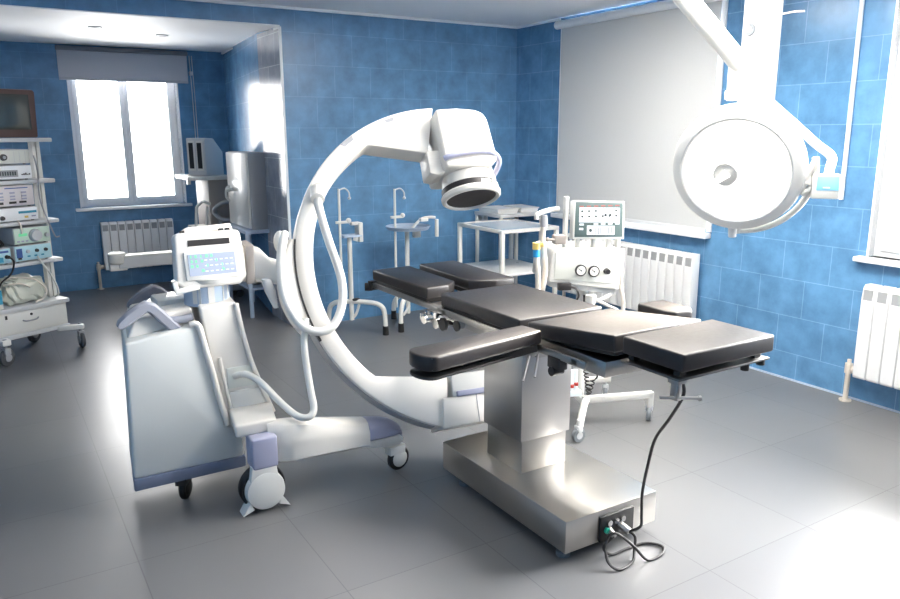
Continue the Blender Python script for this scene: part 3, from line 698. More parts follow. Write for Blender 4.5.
pts = [cp(*q) for q in ((-0.05, 0.505, -0.09), (-0.02, 0.51, -0.112), (0.06, 0.522, -0.118), (0.15, 0.53, -0.118), (0.215, 0.528, -0.10), (0.27, 0.515, -0.04), (0.288, 0.50, 0.04), (0.275, 0.475, 0.11), (0.24, 0.46, 0.14))]
MB().tube(pts, 0.014, 12, 4).build('grab_handle', M['lilac'], ii)
# tube housing at the lower end
MB().prism([(-0.255, -0.805), (-0.235, -0.665), (0.20, -0.660), (0.20, -0.79)], lambda p, q, t: cp(p, q, t), -0.012, 0.20, 0.008).build('tube_housing', M['shell'], X)
tb = MB().prism([(-0.185, -0.665), (-0.175, -0.560), (0.17, -0.555), (0.17, -0.66)], lambda p, q, t: cp(p, q, t), -0.01, 0.19, 0.008).build('tube_collimator', M['white'], X)
MB().prism([(-0.165, -0.668), (-0.165, -0.642), (0.172, -0.638), (0.172, -0.664)], lambda p, q, t: cp(p, q, t), -0.028, 0.05, 0.005).build('collimator_lip', M['lilac'], tb)
MB().prism([(-0.075, -0.795), (-0.07, -0.668), (-0.066, -0.668), (-0.071, -0.795)], lambda p, q, t: cp(p, q, t), -0.0135, 0.0).build('housing_seam', M['midgrey'], X)
# hose loop
hp_ = [cp(-0.872, 0.165, -0.045), cp(-0.884, 0.13, -0.075), cp(-0.904, 0.056, -0.08), cp(-0.914, -0.038, -0.08), cp(-0.911, -0.131, -0.08), cp(-0.890, -0.209, -0.08), cp(-0.854, -0.272, -0.08), cp(-0.805, -0.305, -0.08), cp(-0.752, -0.308, -0.08), cp(-0.710, -0.286, -0.08),
       cp(-0.674, -0.230, -0.08), cp(-0.652, -0.161, -0.08), cp(-0.648, -0.080, -0.08), cp(-0.658, -0.004, -0.08), cp(-0.680, 0.10, -0.08), cp(-0.695, 0.20, -0.075), cp(-0.702, 0.29, -0.06), cp(-0.695, 0.352, -0.03)]
MB().tube(hp_, 0.0195, 14, 4).build('hose', M['white'], X)
mb = MB(); mb.cyl(cp(-0.702, 0.325, -0.055), cp(-0.688, 0.385, -0.012), 0.033, 0.036); mb.cyl(cp(-0.688, 0.385, -0.02), cp(-0.68, 0.41, 0.03), 0.036, 0.03)
mb.build('hose_collar', M['shell'], X)
mb = MB()
mb.tube([(0.855, YN+0.01, 0.545), (0.90, YN-0.03, 0.555), (0.95, 3.12, 0.52), (1.0, 3.04, 0.45), (1.045, 2.96, 0.402), (1.085, 2.92, 0.398), (1.115, 2.93, 0.425), (1.12, 2.97, 0.50), (1.125, 3.02, 0.60), (1.13, 3.05, 0.70), (1.15, 3.07, 0.80)], 0.0155, 12, 6)
mb.build('power_hose', M['white'], X)

# ------------------------------------------------------------------ anaesthesia machine
A = thing('anaesthesia_machine', 'white anaesthesia machine on castors with a grey screen, behind the operating table', 'medical machine', (2.5, 3.02, 0), R(-20), local=True)
fu = lambda p, q, t: (p, t, q)
ab = MB().prism([(-0.012, 0.825), (0.388, 0.765), (0.396, 0.975), (0.385, 0.992), (0.012, 1.004), (0.002, 0.99)], fu, 0.0, 0.30, 0.008, 3).build('housing', M['white'], A)
MB().prism([(0.012, 0.842), (0.365, 0.80), (0.372, 0.965), (0.02, 0.985)], fu, -0.006, 0.004, 0.003).build('front_panel', M['cream'], ab)
MB().prism([(0.0, 0.795), (0.37, 0.738), (0.378, 0.79), (0.0, 0.835)], fu, 0.02, 0.28, 0.005).build('lower_housing', M['ltgrey'], A)
for u, z in ((0.158, 0.884), (0.232, 0.876)):
    g = MB().cyl((u, -0.004, z), (u, -0.018, z), 0.031, seg=28).build('gauge', M['dark'], ab)
    MB().cyl((u, -0.018, z), (u, -0.0195, z), 0.0245, seg=28).build('gauge_dial', M['white'], g)
    mb = MB(); mb.box((u-0.006, -0.0202, z+0.004), (0.026, 0.001, 0.003), 0, 0, Matrix.Rotation(R(40), 4, 'Y')); mb.cyl((u, -0.0195, z), (u, -0.0215, z), 0.004, seg=10); mb.build('gauge_needle', M['scrdark'], g)
mb = MB(); mb.cyl((0.307, -0.004, 0.873), (0.307, -0.03, 0.873), 0.018, 0.014); mb.build('valve_knob', M['dark'], ab)
mb = MB()
for u in (0.155, 0.245, 0.33, 0.385): mb.bx(u-0.012, u+0.012, 0.03, 0.06, 0.985, 1.07, 0.003)
mb.build('screen_post', M['white'], A)
Rm = Matrix.Rotation(R(-8), 4, 'X')
mc = V((0.258, 0.03, 1.146))
mf = lambda p, q, t: mc + Rm @ V((p, t, q))
mo = MB().prism([(-0.148, -0.098), (0.142, -0.108), (0.148, 0.092), (-0.136, 0.104)], mf, -0.02, 0.035, 0.004).build('monitor', M['white'], A)
MB().prism([(-0.138, -0.088), (0.132, -0.096), (0.137, 0.084), (-0.127, 0.095)], mf, -0.023, -0.018, 0.001).build('monitor_face', M['scrgrey'], mo)
mb = MB(); mb.prism([(-0.112, -0.012), (0.115, -0.018), (0.118, 0.058), (-0.108, 0.065)], mf, -0.0245, -0.0225); mb.prism([(-0.07, -0.078), (0.085, -0.083), (0.087, -0.036), (-0.068, -0.030)], mf, -0.0245, -0.0225)
for i in range(6):
    if i == 1: continue
    u = -0.11+i*0.04; mb.prism([(u, -0.028), (u+0.024, -0.0285), (u+0.024, -0.0195), (u, -0.019)], mf, -0.0245, -0.0225)
mb.prism([(-0.112, -0.052), (-0.09, -0.053), (-0.09, -0.042), (-0.112, -0.041)], mf, -0.0245, -0.0225)
mb.build('display_field', M['lcdpale'], mo)
mb = MB()
for i in range(6):
    u = -0.10+i*0.038; 
    for z in (0.012, 0.040):
        if i in (3, 4) and z > 0.02: continue
        mb.prism([(u, z), (u+0.012, z), (u+0.012, z+0.010), (u, z+0.010)], mf, -0.0255, -0.024)
for u in (0.036, 0.062): mb.cyl(mf(u, 0.022, -0.024), mf(u, 0.022, -0.026), 0.0075, seg=12)
for u in (-0.022, -0.008, 0.006, 0.03, 0.05, 0.066): mb.prism([(u, -0.078), (u+0.004, -0.078), (u+0.004, -0.04), (u, -0.04)], mf, -0.0255, -0.024)
mb.cyl(mf(-0.05, -0.056, -0.024), mf(-0.05, -0.056, -0.026), 0.009, seg=12)
mb.build('display_marks', M['scrdark'], mo)
mb = MB()
for i in range(6):
    u = -0.108+i*0.04; mb.prism([(u, 0.068), (u+0.024, 0.067), (u+0.024, 0.073), (u, 0.074)], mf, -0.0245, -0.0225)
mb.build('display_legend', M['scrred'], mo)
mb = MB(); mb.cyl((0.088, 0.05, 0.97), (0.088, 0.05, 1.27), 0.015); mb.build('mast', M['white'], A)
mb = MB(); mb.bx(0.02, 0.085, 0.02, 0.075, 1.02, 1.07, 0.008); mb.cyl((0.02, 0.03, 1.045), (-0.02, 0.02, 1.05), 0.007); mb.ball((-0.02, 0.02, 1.05), 0.012)
mb.build('mast_clamp', M['taupe'], A)
mb = MB(); mb.tube([(0.05, 0.06, 1.205), (-0.02, 0.03, 1.20), (-0.085, 0.0, 1.185), (-0.09, -0.002, 1.16)], 0.013, 10, 4); mb.build('hose_arm', M['white'], A)
mb = MB(); mb.tube([(-0.09, -0.01, 1.04), (-0.088, -0.01, 0.96), (-0.08, -0.02, 0.85), (-0.075, 0.0, 0.74)], 0.015, 12, 5); mb.build('breathing_hose', M['hose'], A)
mb = MB(); mb.tube([(-0.045, 0.01, 1.16), (-0.05, 0.01, 1.05), (-0.035, 0.0, 0.9), (-0.045, 0.02, 0.75)], 0.014, 12, 5); mb.build('breathing_hose', M['hose'], A)
mb = MB(); mb.cyl((-0.089, -0.01, 0.965), (-0.09, -0.01, 1.005), 0.019); mb.build('hose_connector', M['skyblue'], A)
mb = MB(); mb.cyl((-0.09, -0.01, 1.005), (-0.09, -0.01, 1.04), 0.021); mb.cyl((-0.09, -0.01, 1.025), (-0.055, -0.02, 1.03), 0.012); mb.build('hose_connector', M['yellow'], A)
mb = MB(); mb.cyl((-0.045, 0.01, 1.12), (-0.045, 0.01, 1.18), 0.022, 0.016); mb.build('hose_connector', M['midgrey'], A)
mb = MB(); mb.bx(0.03, 0.10, -0.04, -0.005, 0.785, 0.823, 0.005); mb.tube([(0.10, -0.02, 0.80), (0.135, -0.02, 0.785), (0.15, -0.02, 0.75), (0.14, -0.01, 0.72)], 0.006, 8, 5); mb.build('sensor_block', M['dark'], A)
mb = MB(); mb.cyl((0.215, 0.10, 0.15), (0.215, 0.10, 0.80), 0.032); mb.build('pedestal', M['white'], A)
mb = MB(); mb.cyl((0.225, 0.0, 0.745), (0.225, 0.0, 0.69), 0.03, 0.024); mb.tube([(0.22, 0.0, 0.70), (0.29, 0.0, 0.72), (0.34, 0.0, 0.745)], 0.01, 8, 3); mb.tube([(0.25, 0.0, 0.72), (0.31, -0.02, 0.69), (0.37, -0.03, 0.66)], 0.009, 8, 3)
mb.build('absorber_cup', M['white'], A)
mb = MB(); mb.tube([(0.405, 0.02, 0.99), (0.40, 0.015, 0.80), (0.418, 0.01, 0.70), (0.42, 0.02, 0.55)], 0.012, 8, 4); mb.build('side_hose', M['hose'], A)
# base with four castors
mb = MB(); mb.bx(0.20, 0.62, -0.02, 0.02, 0.135, 0.172, 0.005); mb.bx(0.02, 0.53, 0.36, 0.40, 0.11, 0.145, 0.005); mb.bx(0.20, 0.24, 0.0, 0.38, 0.12, 0.155, 0.005)
mb.tube([(0.22, -0.01, 0.155), (0.19, -0.06, 0.16), (0.14, -0.15, 0.14), (0.105, -0.205, 0.085)], 0.020, 10, 5); mb.bx(0.585, 0.62, -0.02, 0.02, 0.08, 0.17, 0.004)
mb.build('base_frame', M['white'], A)
for (u, v, aa) in ((0.098, -0.209, 20), (0.603, 0.0, 60), (0.05, 0.38, 10), (0.50, 0.38, 70)):
    r = 0.040; c = V((u, v, r)); sd = V((-math.sin(R(aa)), math.cos(R(aa)), 0))
    k = MB().lathe([(r*0.4, -0.012), (r*0.92, -0.012), (r, -0.006), (r, 0.006), (r*0.92, 0.012), (r*0.4, 0.012)], c, sd, 24).build('caster_wheel', M['rubgrey'], A)
    mb = MB(); mb.cyl(c-sd*0.014, c+sd*0.014, r*0.5); mb.box(c+V((0, 0, r*0.9)), (0.03, 0.04, 0.035), R(aa), 0.004); mb.cyl(c+V((0, 0, r)), c+V((0, 0, r+0.045)), 0.011)
    mb.build('caster_fork', M['ltgrey'], k)
mb = MB(); mb.cyl((0.14, 0.03, 0.2), (0.14, 0.03, 0.32), 0.014); mb.cyl((0.165, 0.03, 0.2), (0.165, 0.03, 0.32), 0.014); mb.bx(0.12, 0.20, 0.01, 0.08, 0.17, 0.20, 0.004); mb.build('flow_meter', M['lcdpale'], A)
mb = MB(); mb.cyl((0.14, 0.012, 0.225), (0.14, 0.012, 0.24), 0.012); mb.cyl((0.165, 0.012, 0.235), (0.165, 0.012, 0.25), 0.012); mb.build('flow_knob', M['red'], A)
pts = []
for i in range(70):
    t = i/69; ct = 14*2*PI*t
    base = V((0.185+0.05*t, -0.03, 0.42-0.30*t)) if t < 0.75 else V((0.2225+0.10*(t-0.75), -0.03, 0.195+0.35*(t-0.75)))
    pts.append(base + V((0.012*math.cos(ct), 0.012*math.sin(ct), 0)))
mb = MB(); mb.tube(pts, 0.004, 6, 2); mb.tube([pts[-1], (0.27, -0.03, 0.30), (0.285, -0.02, 0.42), (0.27, 0.0, 0.60), (0.25, 0.02, 0.72)], 0.005, 6, 5)
mb.tube([pts[0], (0.19, 0.0, 0.55), (0.2, 0.03, 0.74)], 0.005, 6, 4)
mb.build('coiled_cable', M['black'], A)

# ------------------------------------------------------------------ equipment trolley on the left, with its instruments
CA = R(26); CO = V((0.01, 5.94, 0))
def ct(name, label, cat, loc=(0, 0, 0), group=None):
    p = CO + Matrix.Rotation(CA, 4, 'Z') @ V(loc)
    o = thing(name, label, cat, p, CA, group, True); ORG[o.name] = V(loc); return o
K = ct('equipment_trolley', 'tall grey four-shelf trolley with a white drawer at the left edge of the photo', 'trolley')
DB = B(-0.08, 0.505, 0.06, 0.52, 0.195, 0.362, 0.004).build('drawer_box', M['white'], K)
dw = B(-0.07, 0.498, 0.050, 0.066, 0.205, 0.350, 0.004).build('drawer', M['white'], K)
MB().tube([(0.165, 0.045, 0.292), (0.19, 0.032, 0.284), (0.255, 0.032, 0.284), (0.28, 0.045, 0.292)], 0.0055, 8, 4).build('drawer_handle', M['midgrey'], dw)
B(0.048, 0.062, 0.045, 0.052, 0.318, 0.345).build('drawer_latch', M['dark'], dw); MB().cyl((0.233, 0.052, 0.325), (0.233, 0.044, 0.325), 0.009, seg=14).build('drawer_lock', M['dark'], dw)
B(-0.145, 0.525, 0.04, 0.54, 0.362, 0.392, 0.004).build('worktop', M['ltgrey'], K)
B(-0.10, 0.515, 0.05, 0.53, 0.165, 0.195, 0.004).build('base_frame', M['ltgrey'], K)
for z, xr in ((0.70, 0.525), (0.99, 0.53), (1.28, 0.535), (1.57, 0.545)):
    B(-0.145, xr, 0.06, 0.42, z-0.028, z, 0.006).build('shelf', M['ltgrey'], K)
for x in (-0.125, 0.476, 0.509):
    MB().bx(x-0.014, x+0.014, 0.19, 0.24, 0.39, 1.545, 0.004).build('post', M['white'], K)
def trolley_caster(x, y, a):
    r = 0.062; c = V((x, y, r)); sd = V((-math.sin(a), math.cos(a), 0))
    k = MB().lathe([(r*0.45, -0.013), (r*0.93, -0.013), (r, -0.007), (r, 0.007), (r*0.93, 0.013), (r*0.45, 0.013)], c, sd, 28).build('caster_wheel', M['dkrub'], K)
    mb = MB(); mb.cyl(c-sd*0.02, c+sd*0.02, r*0.45); mb.box(c+V((0, 0, r*0.75)), (0.05, 0.045, 0.05), a, 0.006); mb.cyl(c+V((0, 0, r)), c+V((0, 0, r+0.07)), 0.013)
    mb.build('caster_fork', M['midgrey'], k)
trolley_caster(0.56, 0.0, R(75)); trolley_caster(0.0, 0.0, R(15)); trolley_caster(0.45, 0.46, R(20)); trolley_caster(-0.09, 0.48, R(50))
for k_ in range(4):
  mb = MB()
  if k_ == 0: mb.prism([(0.44, 0.10), (0.585, -0.02), (0.555, -0.045), (0.41, 0.05)], lambda p, q, t: (p, q, t), 0.150, 0.188, 0.008)
  if k_ == 1: mb.prism([(0.06, 0.10), (0.03, -0.03), (-0.03, -0.03), (-0.03, 0.10)], lambda p, q, t: (p, q, t), 0.150, 0.19, 0.008)
  if k_ == 2: mb.bx(0.42, 0.48, 0.42, 0.49, 0.12, 0.175, 0.004)
  if k_ == 3: mb.bx(-0.12, -0.06, 0.44, 0.50, 0.12, 0.175, 0.004)
  mb.build('caster_bracket', M['white'], K)
# the television on top
t = ct('television', 'old brown-cased television on top of the trolley', 'television', (0.15, 0.2, 1.57))
tv = MB().prism([(-0.12, 1.574), (0.445, 1.574), (0.455, 1.885), (0.445, 1.9), (-0.12, 1.9)], lambda p, q, w: (p, w, q), 0.055, 0.16, 0.01).build('casing', M['wood'], t)
MB().prism([(-0.10, 1.58), (0.42, 1.58), (0.42, 1.88), (-0.10, 1.88)], lambda p, q, w: (p+(0.05 if w > .3 and p < 0.1 else -0.05 if w > 0.3 else 0), w, q - (0.05 if w > .3 and q > 1.7 else 0)), 0.155, 0.40, 0.01).build('rear_casing', M['dark'], t)
rg = []
for (dd, inset) in ((0.0535, 0.0), (0.049, 0.008), (0.045, 0.03), (0.042, 0.07)):
    x0, x1, z0, z1 = -0.08+inset, 0.405-inset, 1.628+inset*0.8, 1.866-inset*0.8
    rg.append([(x0, dd, z0), (x1, dd, z0), (x1, dd, z1), (x0, dd, z1)])
MB().loft(rg).build('picture_tube', M['crt'], t)
def device(name, label, x0, x1, y0, y1, z0, z1, m, cat='device'):
    d = ct(name, label, cat, ((x0+x1)/2, (y0+y1)/2, z0))
    z0 += 0.0015
    B(x0, x1, y0+0.008, y1, z0+0.006, z1, 0.004).build('casing', M['ltgrey'], d)
    f = B(x0+0.004, x1-0.004, y0, y0+0.010, z0+0.010, z1-0.004, 0.002).build('front_panel', m, d)
    mb = MB()
    for x in (x0+0.03, x1-0.03):
        for y in (y0+0.03, y1-0.03): mb.cyl((x, y, z0), (x, y, z0+0.008), 0.01, seg=10)
    mb.build('foot', M['black'], d)
    return d, f
def fr(d, name, m, rects, y, dep=0.003):
    if name in ('button', 'display'):
        for (a, b_, c, e) in rects: B(a, b_, y-dep, y+0.001, c, e).build(name, m, d)
        return
    mb = MB()
    for (a, b_, c, e) in rects: mb.bx(a, b_, y-dep, y+0.001, c, e)
    return mb.build(name, m, d)
def knob(d, name, m, x, y, z, r, dep=0.015):
    return MB().cyl((x, y+0.001, z), (x, y-dep, z), r, r*0.85, 20).build(name, m, d)
d, f = device('light_source', 'cream instrument with one dark knob, upper box on the shelf below the television', -0.09, 0.375, 0.07, 0.36, 1.386, 1.492, M['cream'])
knob(d, 'knob', M['dark'], 0.19, 0.07, 1.44, 0.024); knob(d, 'knob_cap', M['midgrey'], 0.19, 0.056, 1.44, 0.012, 0.006)
fr(d, 'panel_line', M['ltgrey'], [(0.262, 0.264, 1.40, 1.48), (0.30, 0.302, 1.40, 1.48), (0.34, 0.342, 1.40, 1.48)], 0.07, 0.0015)
d, f = device('recorder', 'white recorder with a grey display, lower box on the shelf below the television', -0.09, 0.378, 0.07, 0.36, 1.28, 1.384, M['trim'])
fr(d, 'display', M['midgrey'], [(0.09, 0.275, 1.305, 1.352)], 0.07); fr(d, 'button', M['dark'], [(0.30+i*0.013, 0.309+i*0.013, 1.315, 1.322+0.004*(i % 3)) for i in range(5)], 0.07)
fr(d, 'display_segment', M['scrdark'], [(0.098+i*0.017, 0.108+i*0.017, 1.316, 1.342) for i in range(10)], 0.0665, 0.002)
d, f = device('electrosurgical_unit', 'pale pink-white instrument with rows of small controls on the second shelf', -0.09, 0.372, 0.07, 0.36, 1.094, 1.246, M['pinkw'])
fr(d, 'display', M['dark'], [(0.02, 0.06, 1.115, 1.135), (0.09, 0.15, 1.117, 1.135), (0.19, 0.24, 1.12, 1.136), (0.26, 0.31, 1.122, 1.136)], 0.07)
fr(d, 'button', M['lilac'], [(x, x+0.035, z, z+0.012) for x in (0.03, 0.12, 0.2, 0.28) for z in (1.19, 1.165, 1.145)], 0.07)
fr(d, 'button', M['yellow'], [(0.015+i*0.09, 0.04+i*0.09, 1.205, 1.225) for i in range(2)], 0.07)
fr(d, 'nameplate', M['navy'], [(0.17, 0.33, 1.224, 1.231)], 0.07, 0.002)
d, f = device('insufflator', 'white instrument with a teal stripe at the bottom of the second shelf', -0.09, 0.385, 0.07, 0.36, 0.99, 1.092, M['trim'])
fr(d, 'stripe', M['teal'], [(0.245, 0.372, 1.048, 1.064)], 0.07); knob(d, 'connector', M['dark'], 0.13, 0.07, 1.025, 0.016)
fr(d, 'button', M['yellow'], [(0.285, 0.31, 1.015, 1.03)], 0.07); fr(d, 'button', M['lilac'], [(0.335, 0.365, 1.02, 1.03)], 0.07)
d, f = device('irrigation_pump', 'pale green instrument with a big round white dial on the third shelf', 0.190, 0.455, 0.07, 0.36, 0.822, 0.945, M['greenw'])
knob(d, 'dial', M['ltgrey'], 0.342, 0.07, 0.885, 0.044, 0.03); fr(d, 'display', M['lcdgreen'], [(0.225, 0.285, 0.886, 0.906)], 0.07); fr(d, 'button', M['lilac'], [(0.21+i*0.03, 0.228+i*0.03, 0.845, 0.856) for i in range(3)], 0.07)
knob(d, 'dial_ring', M['midgrey'], 0.342, 0.07, 0.885, 0.048, 0.008); knob(d, 'spigot', M['ltgrey'], 0.425, 0.07, 0.88, 0.016, 0.02)
d, f = device('coagulator', 'pale cyan instrument with a blue patch and three knobs under the dial instrument', 0.182, 0.452, 0.07, 0.36, 0.70, 0.819, M['cyan'])
fr(d, 'blue_patch', M['navy'], [(0.195, 0.235, 0.735, 0.80)], 0.07); 
for i, x in enumerate((0.275, 0.34, 0.405)): knob(d, 'knob', [M['ltgrey'], M['dark'], M['dark']][i], x, 0.07, 0.775, 0.013)
fr(d, 'switch', M['dark'], [(0.202, 0.228, 0.722, 0.738)], 0.07); fr(d, 'button', M['teal'], [(0.27+i*0.05, 0.29+i*0.05, 0.735, 0.745) for i in range(3)], 0.07)
d, f = device('suction_unit', 'low cyan and blue instrument on the left of the third shelf', -0.09, 0.16, 0.07, 0.36, 0.70, 0.815, M['cyan'])
fr(d, 'blue_stripe', M['navy'], [(0.0, 0.14, 0.785, 0.80)], 0.07); fr(d, 'blue_panel', M['teal'], [(-0.05, 0.10, 0.72, 0.755)], 0.07); knob(d, 'connector', M['dark'], 0.125, 0.07, 0.755, 0.014, 0.03)
# cable bundle, bag and box on the worktop
mb = MB()
for i in range(5):
    y = 0.10+i*0.03
    mb.tube([(0.02+0.02*i, y, 0.822), (0.05, y+0.02, 0.87), (0.09+0.01*i, y, 0.885), (0.12, y-0.02, 0.84), (0.07, y, 0.824), (0.03, y+0.03, 0.83), (0.0, y, 0.86)], 0.0065, 8, 5)
bmesh.ops.transform(mb.bm, matrix=Matrix.Translation(CO) @ Matrix.Rotation(CA, 4, 'Z'), verts=mb.bm.verts[:])
tag(mb.build('cable_coil', M['black']), 'coil of black cable lying on the low cyan and blue instrument', 'cable')
d = ct('plastic_bag', 'crumpled clear plastic bag of tubing on the trolley worktop', 'bag', (0.2, 0.2, 0.392))
mb = MB(); bmesh.ops.create_icosphere(mb.bm, subdivisions=4, radius=1.0)
for v in mb.bm.verts:
    n_ = v.co.normalized(); k = 1 + 0.10*math.sin(7*n_.x+3*n_.y)*math.cos(6*n_.z+5*n_.y) + 0.05*math.sin(17*n_.x+11*n_.z)
    sgn_ = lambda q: math.copysign(abs(q)**0.6, q)
    v.co = V((0.248+0.155*k*sgn_(n_.x), 0.20+0.12*k*sgn_(n_.y), max(0.393, 0.49+0.098*k*sgn_(n_.z)*(1-0.12*n_.x))))
mb.build('film', M['bag'], d)
mb = MB(); mb.tube([(0.10, 0.12, 0.58), (0.14, 0.08, 0.60), (0.2, 0.12, 0.59), (0.28, 0.09, 0.575), (0.33, 0.10, 0.55), (0.38, 0.08, 0.48), (0.35, 0.07, 0.42), (0.28, 0.06, 0.402)], 0.006, 8, 5)
mb.tube([(0.09, 0.1, 0.55), (0.13, 0.06, 0.56), (0.2, 0.07, 0.55), (0.25, 0.05, 0.52)], 0.006, 8, 5); mb.build('tubing', M['hose'], d)
d = ct('small_box', 'small teal and white box beside the plastic bag', 'box', (0.02, 0.15, 0.392))
B(-0.06, 0.055, 0.06, 0.2, 0.3935, 0.56, 0.004).build('box_body', M['white'], d); B(0.02, 0.053, 0.0575, 0.061, 0.43, 0.53).build('box_label', M['teal'], d)
def cable(label, pts, r, m):
    mb = MB(); mb.tube(pts, r, 8, 6)
    bmesh.ops.transform(mb.bm, matrix=Matrix.Translation(CO) @ Matrix.Rotation(CA, 4, 'Z'), verts=mb.bm.verts[:])
    return tag(mb.build('cable', m), label, 'cable')
cable('dark probe cable hanging down beside the right post of the trolley', [(0.385, 0.04, 1.45), (0.40, 0.04, 1.33), (0.395, 0.045, 1.15), (0.43, 0.045, 1.0), (0.46, 0.04, 0.90), (0.475, 0.035, 0.86), (0.50, 0.03, 0.862)], 0.0055, M['midgrey'])
cable('white cable hanging from the third shelf down to the trolley worktop', [(0.33, 0.05, 0.735), (0.345, 0.035, 0.69), (0.40, 0.04, 0.60), (0.445, 0.05, 0.50), (0.468, 0.08, 0.43), (0.47, 0.13, 0.401)], 0.0065, M['white'])
cable('black cable dropping from the cyan and blue instrument to the worktop', [(0.125, 0.03, 0.755), (0.145, 0.022, 0.72), (0.12, 0.03, 0.64), (0.05, 0.045, 0.58), (0.02, 0.05, 0.50)], 0.0065, M['dark'])
cable('thin white cord falling from the trolley top shelf on the right', [(0.553, 0.30, 1.565), (0.575, 0.38, 1.50), (0.60, 0.44, 1.36), (0.64, 0.45, 1.25), (0.62, 0.44, 1.1)], 0.002, M['ltgrey'])
cable('white tube hanging down in front of the green dial instrument', [(0.225, 0.06, 1.0), (0.233, 0.05, 0.985), (0.242, 0.052, 0.95), (0.245, 0.06, 0.905)], 0.006, M['hose'])

# ------------------------------------------------------------------ alcove: machine, cabinet on table
S = thing('anaesthesia_station', 'old taupe machine station with a twin-slot box on top beside the alcove window', 'medical machine', (1.9, 7.55, 0))
B(1.83, 2.06, 7.32, 7.80, 0.12, 1.17, 0.01).build('body', M['taupe'], S)
bf = lambda a_, b_, z_: (1.835-0.643*a_+0.766*b_, 7.35+0.766*a_+0.643*b_, z_)
tb_ = MB().prism([(0, 1.202), (0, 1.555), (0.14, 1.55), (0.28, 1.42), (0.28, 1.202)], lambda p, q, t: bf(t, p, q), 0, 0.21, 0.010).build('monitor_box', M['ltgrey'], S)
for a0, a1 in ((0.022, 0.095), (0.115, 0.188)):
    sf_ = MB().prism([(a0, 1.25), (a1, 1.25), (a1, 1.53), (a0, 1.53)], lambda p, q, t: bf(p, t, q), -0.010, 0.002, 0.003).build('slot_frame', M['white'], tb_)
    MB().prism([(a0+0.012, 1.27), (a1-0.012, 1.27), (a1-0.012, 1.51), (a0+0.012, 1.51)], lambda p, q, t: bf(p, t, q), -0.0115, -0.005).build('slot', M['dark'], sf_)
B(1.64, 2.06, 7.28, 7.82, 1.165, 1.20, 0.006).build('shelf', M['white'], S)
B(1.64, 1.67, 7.30, 7.34, 1.13, 1.17).build('shelf_lip', M['white'], S)
mb = MB()
for (a, b_) in (((1.68, 7.28, 0.72), (1.70, 7.28, 0.92)), ((1.70, 7.28, 0.92), (1.76, 7.28, 0.97)), ((1.76, 7.28, 0.97), (1.83, 7.28, 0.94)), ((1.78, 7.28, 0.72), (1.80, 7.28, 0.92))):
    mb.cyl(a, b_, 0.014, seg=8)
mb.bx(1.68, 1.84, 7.27, 7.33, 0.70, 0.73); mb.bx(1.68, 1.84, 7.30, 7.6, 0.69, 0.72)
mb.build('side_frame', M['white'], S)
mb = MB(); mb.tube([(1.88, 7.31, 0.84), (1.86, 7.24, 0.90), (1.93, 7.20, 0.955), (2.0, 7.22, 0.96), (2.05, 7.27, 0.96)], 0.020, 10, 5); mb.tube([(1.86, 7.30, 0.86), (1.90, 7.20, 0.80), (2.0, 7.22, 0.79), (2.04, 7.30, 0.80)], 0.02, 10, 5); mb.build('hose', M['midgrey'], S)
mb = MB(); mb.bx(1.90, 1.925, 7.27, 7.33, 0.62, 0.80); mb.build('hose_hook', M['midgrey'], S)
B(1.80, 2.10, 7.28, 7.84, 0.08, 0.13, 0.006).build('base_plate', M['midgrey'], S)
for x, y in ((1.84, 7.30), (2.06, 7.30), (1.84, 7.80), (2.06, 7.80)):
    MB().lathe([(0.012, -0.015), (0.038, -0.015), (0.042, 0), (0.038, 0.015), (0.012, 0.015)], (x, y, 0.042), (0.4, 1, 0), 20).build('caster_wheel', M['black'], S)
sa = MB().bx(0.98, 1.84, 7.30, 7.42, 0.395, 0.498, 0.006).build('swing_arm', M['ltgrey'], S)
B(0.98, 1.84, 7.295, 7.425, 0.496, 0.512, 0.004).build('arm_cover', M['white'], sa)
mb = MB(); mb.lathe([(0.066, 0.435), (0.078, 0.45), (0.078, 0.525), (0.070, 0.535), (0.03, 0.535), (0.025, 0.52), (0.0005, 0.52)], (0.975, 7.36, 0), (0, 0, 1), 32); mb.bx(0.905, 1.05, 7.31, 7.41, 0.375, 0.437, 0.004); mb.build('arm_pivot', M['white'], sa)
MB().cyl((0.975, 7.36, 0.5365), (0.975, 7.36, 0.538), 0.03, seg=20).build('pivot_hole', M['taupe'], sa)
mb = MB(); mb.ball((1.62, 7.26, 0.585), 0.03, (1.3, 1, 0.8)); mb.ball((1.69, 7.26, 0.625), 0.03, (1.1, 1, 0.9)); mb.cyl((1.60, 7.26, 0.575), (1.83, 7.32, 0.64), 0.012); mb.build('arm_knob', M['ltgrey'], S)

t = thing('blue_table', 'narrow pale blue metal table under the tall grey cabinet in the alcove', 'table', (2.0, 6.73, 0))
B(1.885, 2.135, 6.385, 7.07, 0.745, 0.775, 0.004).build('tabletop', M['blugrey'], t)
for x, y in ((1.905, 6.405), (2.115, 6.405), (1.905, 7.05), (2.115, 7.05)):
    B(x-0.016, x+0.016, y-0.016, y+0.016, 0, 0.746, 0.003).build('leg', M['blugrey'], t)
B(1.905, 2.115, 6.42, 7.04, 0.24, 0.26).build('shelf', M['blugrey'], t)
t = thing('steel_cabinet', 'tall light grey cabinet with a white door standing on the pale blue table', 'cabinet', (2.03, 6.73, 0.775))
B(1.955, 2.122, 6.41, 7.045, 0.776, 1.435, 0.008).build('body', M['midgrey'], t)  # grey body and white door paint in shade and window light
dr = B(1.936, 1.957, 6.425, 7.03, 0.785, 1.428, 0.005).build('door', M['white'], t)
